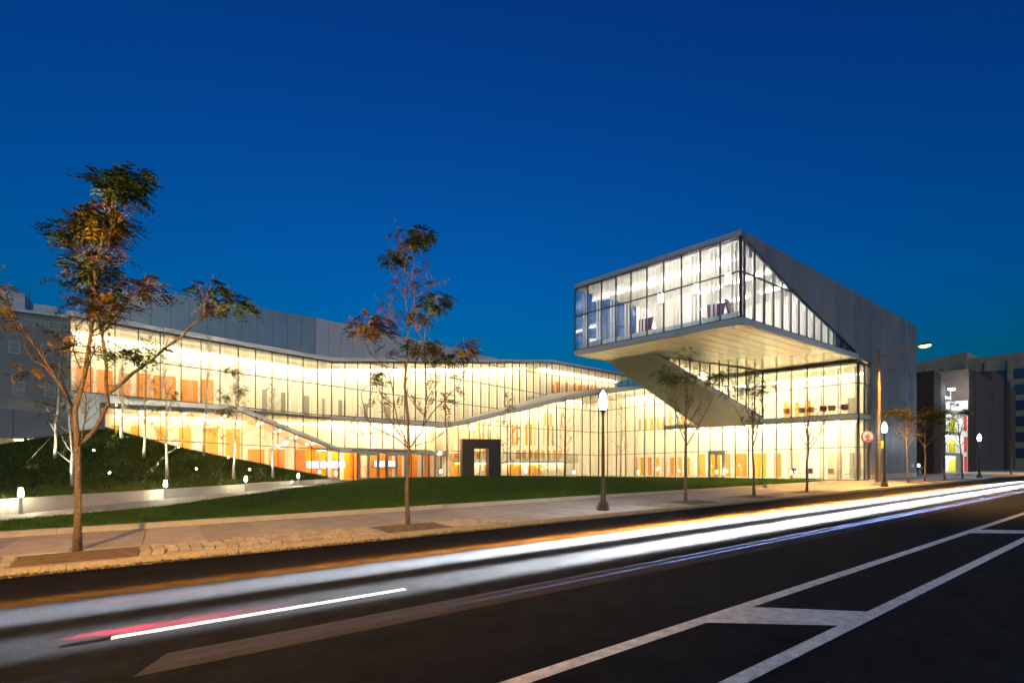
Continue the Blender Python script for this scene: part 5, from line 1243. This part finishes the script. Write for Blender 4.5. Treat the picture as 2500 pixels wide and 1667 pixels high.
def limb_tree(name, label, base, limbs, clusters, seed, group, twig=.34, ntw=7, lsz=.075):
    rr = random.Random(seed); t = thing(name, label, 'tree', base, group=group); built = []; tw = MB(); lf = MB()
    for li, (r0, pts) in enumerate(limbs):
        s0, z0 = pts[0]; o0 = 0.0
        if built:
            best = min((abs(s0 - (q.dot(RT))) + abs(z0 - q.z), q) for q in built); o0 = best[1].dot(FW)
        drift = rr.uniform(-.45, .45) if li else 0.0; P_ = []; z00 = z0
        for k, (s, z) in enumerate(pts):
            ln = math.hypot(s - s0, z - z00); P_.append(RT * s + FW * (o0 + drift * ln) + Vector((0, 0, z)))
        if li: 
            q = [P_[0]]
            for a, b in zip(P_[:-1], P_[1:]): q += [a.lerp(b, .5) + Vector((rr.uniform(-.02, .02), rr.uniform(-.02, .02), 0)), b]
            P_ = q
        n = len(P_); rad = [max(r0 * (1 - .72 * k / max(n - 1, 1)), .006) for k in range(n)]
        if li == 0: rad = [r0 * 1.25] + [r0 * (1 - .55 * k / (n - 1)) for k in range(1, n)]
        mm = MB(); mm.tube(P_, rad, 10 if li == 0 else 7); mm.build('trunk' if li == 0 else 'branch', bark if li == 0 or r0 > .025 else bark_d, t, smooth=True)
        for a, b in zip(P_[:-1], P_[1:]): built += [a, a.lerp(b, .5)]
        built.append(P_[-1])
        if li: twigs(tw, P_, rr, twig, ntw, .007, 1, .6)
    tw.build('twigs', bark_d, t, kind='stuff')
    for (s, z, rs, rz, e, kc) in clusters:
        if z < 4.5 and s < 0 and kc in (2, 3): e *= .3
        best = min(((s - q.dot(RT)) ** 2 + (z - q.z) ** 2, q.dot(FW)) for q in built); o0 = best[1]; n = int(e * rs * rz * (500 if kc == 1 else 1250)) + 4
        for _ in range(n):
            while True:
                a, b, c = rr.uniform(-1, 1), rr.uniform(-1, 1), rr.uniform(-1, 1)
                if a * a + b * b + c * c < 1: break
            p = RT * (s + a * rs) + FW * (o0 + b * rs * .8) + Vector((0, 0, z + c * rz))
            d = RT * (a + .35 + rr.uniform(-.6, .6)) + FW * (b + rr.uniform(-.5, .5)) + Vector((0, 0, rr.uniform(-.5, .25)))
            mi = kc if kc != 3 else rr.choice((0, 3, 3, 2))
            if kc == 0 and rr.random() < .14: mi = 3
            if kc in (1, 2) and rr.random() < .2: mi = 3
            leafspray(lf, p, d, rr.uniform(.16, .28), rr, mi, lsz if kc != 1 else lsz * .8)
    lf.build('foliage', LEAF, t, kind='stuff')
    return t
gT = 'young street trees along the kerb'
T1L = [(0.085, [(0.0, -0.04), (0.01, 0.65), (0.01, 1.15), (0.0, 1.8), (-0.04, 2.41), (0.12, 3.03), (0.21, 3.6), (0.24, 3.82)]), (0.055, [(0.06, 1.82), (0.37, 2.05), (0.73, 2.52), (0.81, 3.13), (0.81, 3.89), (0.89, 4.61), (1.11, 5.04), (1.24, 5.47), (1.33, 5.73)]), (0.045, [(0.79, 2.7), (1.09, 3.06), (1.35, 3.31), (1.74, 3.75), (2.0, 4.11), (2.32, 4.36), (2.54, 4.45)]), (0.02, [(1.97, 4.07), (2.05, 4.39), (2.07, 4.65)]), (0.04, [(0.24, 3.82), (0.35, 4.16), (0.33, 4.47), (0.39, 4.68), (0.61, 5.13), (0.7, 5.55), (0.84, 6.05), (1.06, 6.3)]), (0.02, [(0.37, 4.65), (0.12, 5.04), (0.01, 5.33), (-0.06, 5.76)]), (0.035, [(0.24, 3.8), (0.1, 4.16), (0.01, 4.57), (-0.12, 4.9), (-0.16, 5.19), (-0.23, 5.55), (-0.2, 5.91)]), (0.02, [(-0.12, 4.9), (-0.35, 5.29), (-0.6, 5.55), (-0.71, 5.76)]), (0.03, [(0.24, 3.78), (0.48, 3.9), (0.73, 4.07), (1.02, 4.36), (1.18, 4.54)]), (0.022, [(0.27, 3.73), (0.45, 3.78), (0.59, 3.89), (0.75, 4.02)]), (0.035, [(-0.04, 2.38), (-0.38, 2.92), (-0.78, 3.24), (-1.07, 3.39), (-1.28, 3.64)]), (0.03, [(-0.06, 2.45), (-0.27, 3.17), (-0.53, 3.82), (-0.71, 4.36), (-0.78, 4.52)]), (0.02, [(0.81, 3.53), (1.02, 3.89), (1.13, 4.11)]), (0.02, [(0.81, 3.89), (0.75, 4.39), (0.81, 4.68), (0.78, 5.04)]), (0.02, [(0.89, 4.62), (1.17, 4.68), (1.46, 4.67)]), (0.02, [(1.11, 5.04), (1.33, 5.26), (1.47, 5.4)]), (0.02, [(0.09, 2.95), (0.34, 3.28), (0.53, 3.57), (0.45, 3.89)]), (0.02, [(-0.12, 4.86), (0.01, 4.47), (0.06, 4.03)]), (0.02, [(0.05, 3.17), (-0.17, 3.53), (-0.2, 3.96), (-0.35, 4.39)]), (0.022, [(0.12, 1.87), (0.13, 2.16), (0.17, 2.52), (0.12, 2.81)])]
T1C = [(1.09, 6.38, 0.24, 0.29, 0.95, 0), (1.01, 6.01, 0.24, 0.2, 0.6, 1), (1.51, 5.78, 0.2, 0.14, 0.9, 0), (1.33, 5.91, 0.18, 0.11, 0.7, 0), (-0.17, 6.07, 0.28, 0.25, 1.4, 0), (0.16, 5.76, 0.34, 0.2, 1.1, 0), (0.45, 5.62, 0.22, 0.14, 0.5, 3), (-0.71, 5.82, 0.28, 0.18, 1.2, 0), (1.09, 5.4, 0.32, 0.17, 0.6, 3), (0.81, 5.62, 0.25, 0.22, 0.35, 1), (0.88, 4.68, 0.3, 0.26, 0.6, 0), (1.33, 4.52, 0.35, 0.2, 0.5, 2), (0.81, 4.32, 0.36, 0.16, 0.4, 0), (2.09, 4.68, 0.22, 0.14, 0.8, 0), (2.59, 4.42, 0.24, 0.12, 0.9, 0), (2.09, 4.32, 0.18, 0.11, 0.4, 2), (1.09, 4.03, 0.24, 0.17, 0.6, 2), (1.2, 3.49, 0.3, 0.09, 0.9, 0), (1.02, 3.31, 0.22, 0.09, 0.6, 0), (-0.13, 5.33, 0.47, 0.36, 0.35, 1), (0.19, 5.04, 0.43, 0.36, 0.3, 1), (-0.42, 4.9, 0.29, 0.29, 0.25, 1), (0.01, 4.43, 0.22, 0.13, 0.5, 3), (-0.67, 4.32, 0.36, 0.29, 0.3, 2), (-0.85, 3.89, 0.43, 0.25, 0.35, 2), (0.19, 3.53, 0.25, 0.18, 0.3, 3), (0.19, 4.39, 0.29, 0.22, 0.25, 1), (1.42, 3.96, 0.14, 0.12, 0.4, 2), (0.63, 5.33, 0.29, 0.22, 0.3, 1), (1.38, 5.04, 0.18, 0.29, 0.25, 1), (-1.17, 3.17, 0.29, 0.29, 0.2, 2), (-1.3, 4.86, 0.14, 0.14, 0.5, 3), (-0.27, 3.53, 0.43, 0.36, 0.15, 2)]
T2L = [(0.085, [(0.01, -0.02), (-0.02, 0.88), (0.03, 1.71), (0.01, 2.58), (-0.07, 3.38), (-0.01, 4.18), (0.02, 4.71)]), (0.035, [(0.0, 4.78), (-0.02, 5.1), (-0.08, 5.53), (-0.12, 6.31), (-0.06, 6.56), (0.09, 6.88)]), (0.035, [(0.03, 4.83), (0.15, 5.37), (0.15, 5.6), (0.07, 5.99), (0.11, 6.36), (0.17, 6.86), (0.27, 7.13)]), (0.02, [(-0.08, 5.53), (-0.4, 5.97), (-0.52, 6.4), (-0.45, 6.7)]), (0.018, [(-0.12, 6.31), (-0.2, 6.58), (-0.17, 6.98)]), (0.02, [(0.15, 5.55), (0.45, 5.76), (0.63, 5.88), (0.85, 5.96)]), (0.02, [(-0.01, 4.82), (-0.31, 5.12), (-0.45, 5.19), (-0.6, 5.33)]), (0.018, [(-0.01, 4.66), (-0.36, 4.89), (-0.5, 4.98)]), (0.03, [(0.01, 1.83), (-0.24, 2.07), (-0.85, 2.37), (-1.01, 2.63), (-1.12, 3.17), (-0.91, 3.47), (-0.75, 3.63)]), (0.028, [(-0.01, 1.86), (-0.13, 2.1), (-0.51, 2.69), (-0.53, 3.04), (-0.7, 3.28)]), (0.03, [(0.0, 1.93), (-0.19, 2.48), (-0.24, 3.17), (-0.35, 3.71), (-0.67, 3.97), (-0.77, 4.28), (-0.65, 4.53)]), (0.035, [(0.05, 1.86), (0.19, 2.03), (0.38, 2.23), (0.46, 2.63), (0.54, 3.01), (0.52, 3.71), (0.54, 4.38), (0.61, 4.8), (0.67, 4.98)]), (0.025, [(0.42, 2.38), (0.7, 2.74), (0.99, 3.01), (1.3, 3.28), (1.5, 3.73), (1.57, 4.08)]), (0.02, [(0.17, 1.9), (0.57, 2.02), (0.89, 2.26), (1.05, 2.48)]), (0.02, [(-0.4, 2.15), (-0.65, 2.22), (-0.95, 2.2), (-1.2, 2.15), (-1.39, 2.26), (-1.43, 2.38)]), (0.02, [(0.51, 3.78), (0.75, 3.98), (0.9, 4.08)]), (0.018, [(0.52, 4.28), (0.35, 4.58), (0.29, 4.88)]), (0.018, [(-0.05, 3.48), (0.15, 3.78), (0.27, 4.08), (0.33, 4.28)]), (0.018, [(0.46, 2.63), (0.2, 2.93), (0.1, 3.18)]), (0.018, [(0.54, 3.01), (0.8, 3.38), (0.95, 3.63)])]
T2C = [(0.29, 7.16, 0.25, 0.22, 0.95, 0), (0.1, 6.98, 0.2, 0.14, 0.6, 3), (-0.45, 6.7, 0.3, 0.2, 0.9, 0), (-0.17, 6.98, 0.22, 0.16, 0.5, 1), (0.53, 5.83, 0.35, 0.22, 0.35, 1), (-0.4, 5.28, 0.26, 0.2, 0.35, 1), (0.26, 5.07, 0.24, 0.2, 0.7, 3), (0.81, 5.14, 0.29, 0.17, 0.95, 0), (-0.59, 4.54, 0.46, 0.25, 0.7, 2), (-0.85, 4.78, 0.2, 0.14, 0.4, 1), (-0.75, 3.53, 0.09, 0.2, 0.8, 0), (0.3, 4.3, 0.26, 0.14, 0.8, 0), (0.83, 3.96, 0.2, 0.11, 0.8, 0), (1.45, 4.12, 0.24, 0.22, 0.6, 2), (1.2, 3.88, 0.24, 0.12, 0.5, 0), (-0.1, 5.88, 0.3, 0.4, 0.2, 1), (0.25, 6.38, 0.18, 0.4, 0.2, 1), (-0.35, 4.18, 0.3, 0.3, 0.3, 3), (0.55, 4.18, 0.3, 0.25, 0.3, 3), (-0.65, 3.18, 0.3, 0.4, 0.15, 2), (0.95, 3.18, 0.4, 0.4, 0.12, 2), (-0.05, 2.88, 0.6, 0.5, 0.08, 2)]
limb_tree('street_tree', 'largest street tree at the far left with forked trunk and dark leaf tufts', (-1.27, 11.33, .14), [(r_ * .66, p_) for r_, p_ in T1L], T1C, 3, gT, ntw=9, lsz=.095)
limb_tree('street_tree', 'tall street tree in front of the entrance doors with sparse tufted crown', (4.79, 11.08, .14), [(r_ * .56, p_) for r_, p_ in T2L], T2C, 5, gT, ntw=8, lsz=.10)

def grow_tree(name, label, base, H_, fork, spread, seed, group, bk=bark, bt=bark_d, r0=.06, nl=6, leafy=.5, tops=1.0, kinds=(0, 3, 2), lsz=.085, style='vase', ntw=6, twig=.4, lit=False):
    rr = random.Random(seed); t = thing(name, label, 'tree', base, group=group); tw = MB(); lf = MB(); ends = []
    lean = Vector((rr.uniform(-.05, .05), rr.uniform(-.05, .05), 0)); tr = []
    n = 9; zt = H_ * (.96 if style != 'vase' else .9)
    for k in range(n + 1):
        f = k / n; tr.append(Vector((lean.x * H_ * f + .05 * math.sin(3 * f + seed) * H_ / 6, lean.y * H_ * f, zt * f)) + Vector((rr.uniform(-.03, .03), rr.uniform(-.03, .03), 0)) * (f > 0))
    mm = MB(); mm.tube(tr, [r0 * 1.3] + [max(r0 * (1 - .88 * k / n), .008) for k in range(1, n + 1)], 9); mm.build('trunk', bk, t, smooth=True)
    def at(z):
        k = min(int(z / zt * n), n - 1); return tr[k].lerp(tr[k + 1], z / zt * n - k)
    for i in range(nl):
        f = i / max(nl - 1, 1)
        if style == 'vase': z0 = fork + (H_ * .55 - fork) * f * .9; el = R(52 + 12 * f); L = (H_ - z0) * (.75 - .15 * f)
        else: z0 = fork + (H_ * .9 - fork) * f; el = R(18 + 40 * f); L = spread * (1.0 - .72 * f) * rr.uniform(.8, 1.15)
        az = i * 2.4 + rr.uniform(-.4, .4) + seed; p = at(z0); pts = [p]; d = Vector((math.cos(az) * math.cos(el), math.sin(az) * math.cos(el), math.sin(el)))
        if style == 'vase': L = min(L, spread / max(math.cos(el), .2))
        q = p.copy(); m_ = 5
        for k in range(m_):
            d = (d + Vector((rr.uniform(-.16, .16), rr.uniform(-.16, .16), .13))).normalized(); q = q + d * (L / m_); pts.append(q.copy())
        rb_ = max(r0 * (.42 - .2 * f), .010); mm = MB(); mm.tube(pts, [max(rb_ * (1 - .8 * k / m_), .006) for k in range(m_ + 1)], 6); mm.build('branch', bk if style != 'vase' or rb_ > .018 else bt, t, smooth=True)
        e = twigs(tw, pts, rr, twig, ntw, .007, 1, .4); ends += [(x, 0) for x in e]; ends.append((pts[-1], 1))
    ends.append((tr[-1], 1)); e = twigs(tw, tr[n // 2:], rr, twig, ntw + 4, .007, 1, .5); ends += [(x, 0) for x in e]
    tw.build('twigs', bt, t, kind='stuff')
    for p, big in ends:
        if big and rr.random() < tops:
            R_ = rr.uniform(.22, .36); mi0 = kinds[0]
            for _ in range(int(80 * leafy * (R_ / .3) ** 2) + 3):
                v = Vector((rr.gauss(0, .5), rr.gauss(0, .5), rr.gauss(0, .32))) * R_; mi = mi0 if rr.random() < .75 else rr.choice(kinds)
                leafspray(lf, p + v, Vector((v.x + rr.uniform(-.2, .2), v.y + rr.uniform(-.2, .2), rr.uniform(-.15, .1))), rr.uniform(.2, .32), rr, mi, lsz)
        elif rr.random() < leafy * .55:
            for _ in range(rr.randrange(1, 3)): leafspray(lf, p, Vector((rr.uniform(-1, 1), rr.uniform(-1, 1), -.2)), rr.uniform(.14, .25), rr, rr.choice(kinds), lsz * .8)
    if lf.f: lf.build('foliage', LEAF, t, kind='stuff')
    return t
for (x, y, H_, fk, sp_, sd, lv, kd, lab) in [
    (16.03, 11.05, 6.1, 2.0, 1.9, 11, .42, (0, 3, 1), 'young street tree under the cantilever tip, just right of the near lamp post'),
    (20.59, 10.85, 5.8, 2.1, 1.7, 23, .40, (0, 0, 1), 'young street tree in front of the sloping leg end'),
    (25.2, 10.72, 5.0, 2.0, 1.6, 31, .05, (1, 3, 1), 'nearly bare street tree in front of the upstairs table'),
    (40.68, 10.95, 6.0, 2.3, 1.7, 43, 1.2, (3, 2, 0), 'leafy yellow street tree just right of the second lamp post'),
    (44.01, 10.9, 5.8, 2.2, 1.8, 47, 1.3, (3, 3, 0), 'bushiest yellow green street tree before the dark slab wall'),
    (47.85, 10.7, 6.2, 2.2, 1.6, 53, .8, (3, 2, 0), 'olive street tree left of the lit stair bay'),
    (52.89, 10.7, 6.8, 2.4, 1.6, 59, .9, (0, 0, 3), 'dark green street tree in front of the lit stair bay'),
    (70.86, 10.6, 5.6, 2.0, 1.7, 61, .04, (3, 3, 3), 'bare street tree farthest along the pavement')]:
    grow_tree('street_tree', lab, (x, y, .14), H_, fk, sp_, sd, gT, r0=.055, nl=7, leafy=lv, tops=.75 if lv > .1 else .0, kinds=kd, ntw=8)
grow_tree('street_tree', 'street tree cut by the left edge of the picture, with yellow leaf sprays', (-4.0, 11.5, .14), 6.0, 1.9, 2.5, 71, gT, r0=.055, nl=8, leafy=.22, tops=.6, kinds=(2, 3, 1), ntw=8)
gBr = 'pale barked young trees on the planted bank'
for (x, y, H_, fk, sp_, sd, lv, lab) in [
    (-4.43, 32.62, 7.6, 1.2, 2.1, 5, .30, 'brightly lit pale tree at the far left of the bank'),
    (-3.19, 26.87, 6.6, 1.0, 2.0, 8, .16, 'pale tree partly hidden behind the large street tree trunk'),
    (-1.98, 34.07, 5.3, 1.6, 1.2, 12, .10, 'slim pale tree at the very top of the bank'),
    (-1.01, 31.75, 6.6, 1.4, 1.5, 15, .12, 'slim pale tree halfway up the bank in front of the amber panels'),
    (.06, 27.4, 6.0, 1.3, 1.6, 18, .14, 'pale tree behind the second bollard with two guy ropes'),
    (1.75, 33.03, 7.3, 1.5, 1.5, 22, .05, 'tall bare pale tree near the sloping glass'),
    (2.8, 28.83, 6.1, 1.4, 1.5, 26, .42, 'pale tree with small green leaf tufts above the middle bollard'),
    (5.07, 31.04, 5.4, 1.4, 1.3, 29, .08, 'smallest bare pale tree at the low end of the bank')]:
    t = grow_tree('birch_tree', lab, (x, y, mz(x, y) - .03), H_, fk, sp_, sd, gBr, bk=bark_w, bt=bark_wt, r0=.066, nl=13, leafy=lv, tops=lv, kinds=(3, 0, 2), lsz=.09, style='tier', ntw=6, twig=.5)
    if sd in (5, 18, 26, 29):
        mm = MB()
        for dx, dy in ((-1.1, -1.0),) if sd != 18 else ((-1.2, -1.0), (-1.0, -1.2)):
            mm.tube([(0, 0, 1.35), (dx, dy, mz(x + dx, y + dy) - mz(x, y))], .006, 5)
        mm.build('guy_rope', bark_wt, t)
gCt = 'bare young trees before the courtyard glass'
for (x, y, z, H_, sd, lv, lab) in [(25.6, 36.4, .0, 8.0, 35, .22, 'courtyard tree with green tufts just right of the dark portal'), (30.2, 33.9, -.15, 7.6, 38, .05, 'bare courtyard tree left of the near lamp post'), (34.3, 30.6, -.12, 7.0, 41, .03, 'bare courtyard tree just right of the near lamp post')]:
    grow_tree('courtyard_tree', lab, (x, y, z), H_, 2.2, 1.8, sd, gCt, r0=.06, nl=13, leafy=lv, tops=lv * 2, kinds=(3, 0, 2), lsz=.10, style='tier', ntw=6, twig=.5)
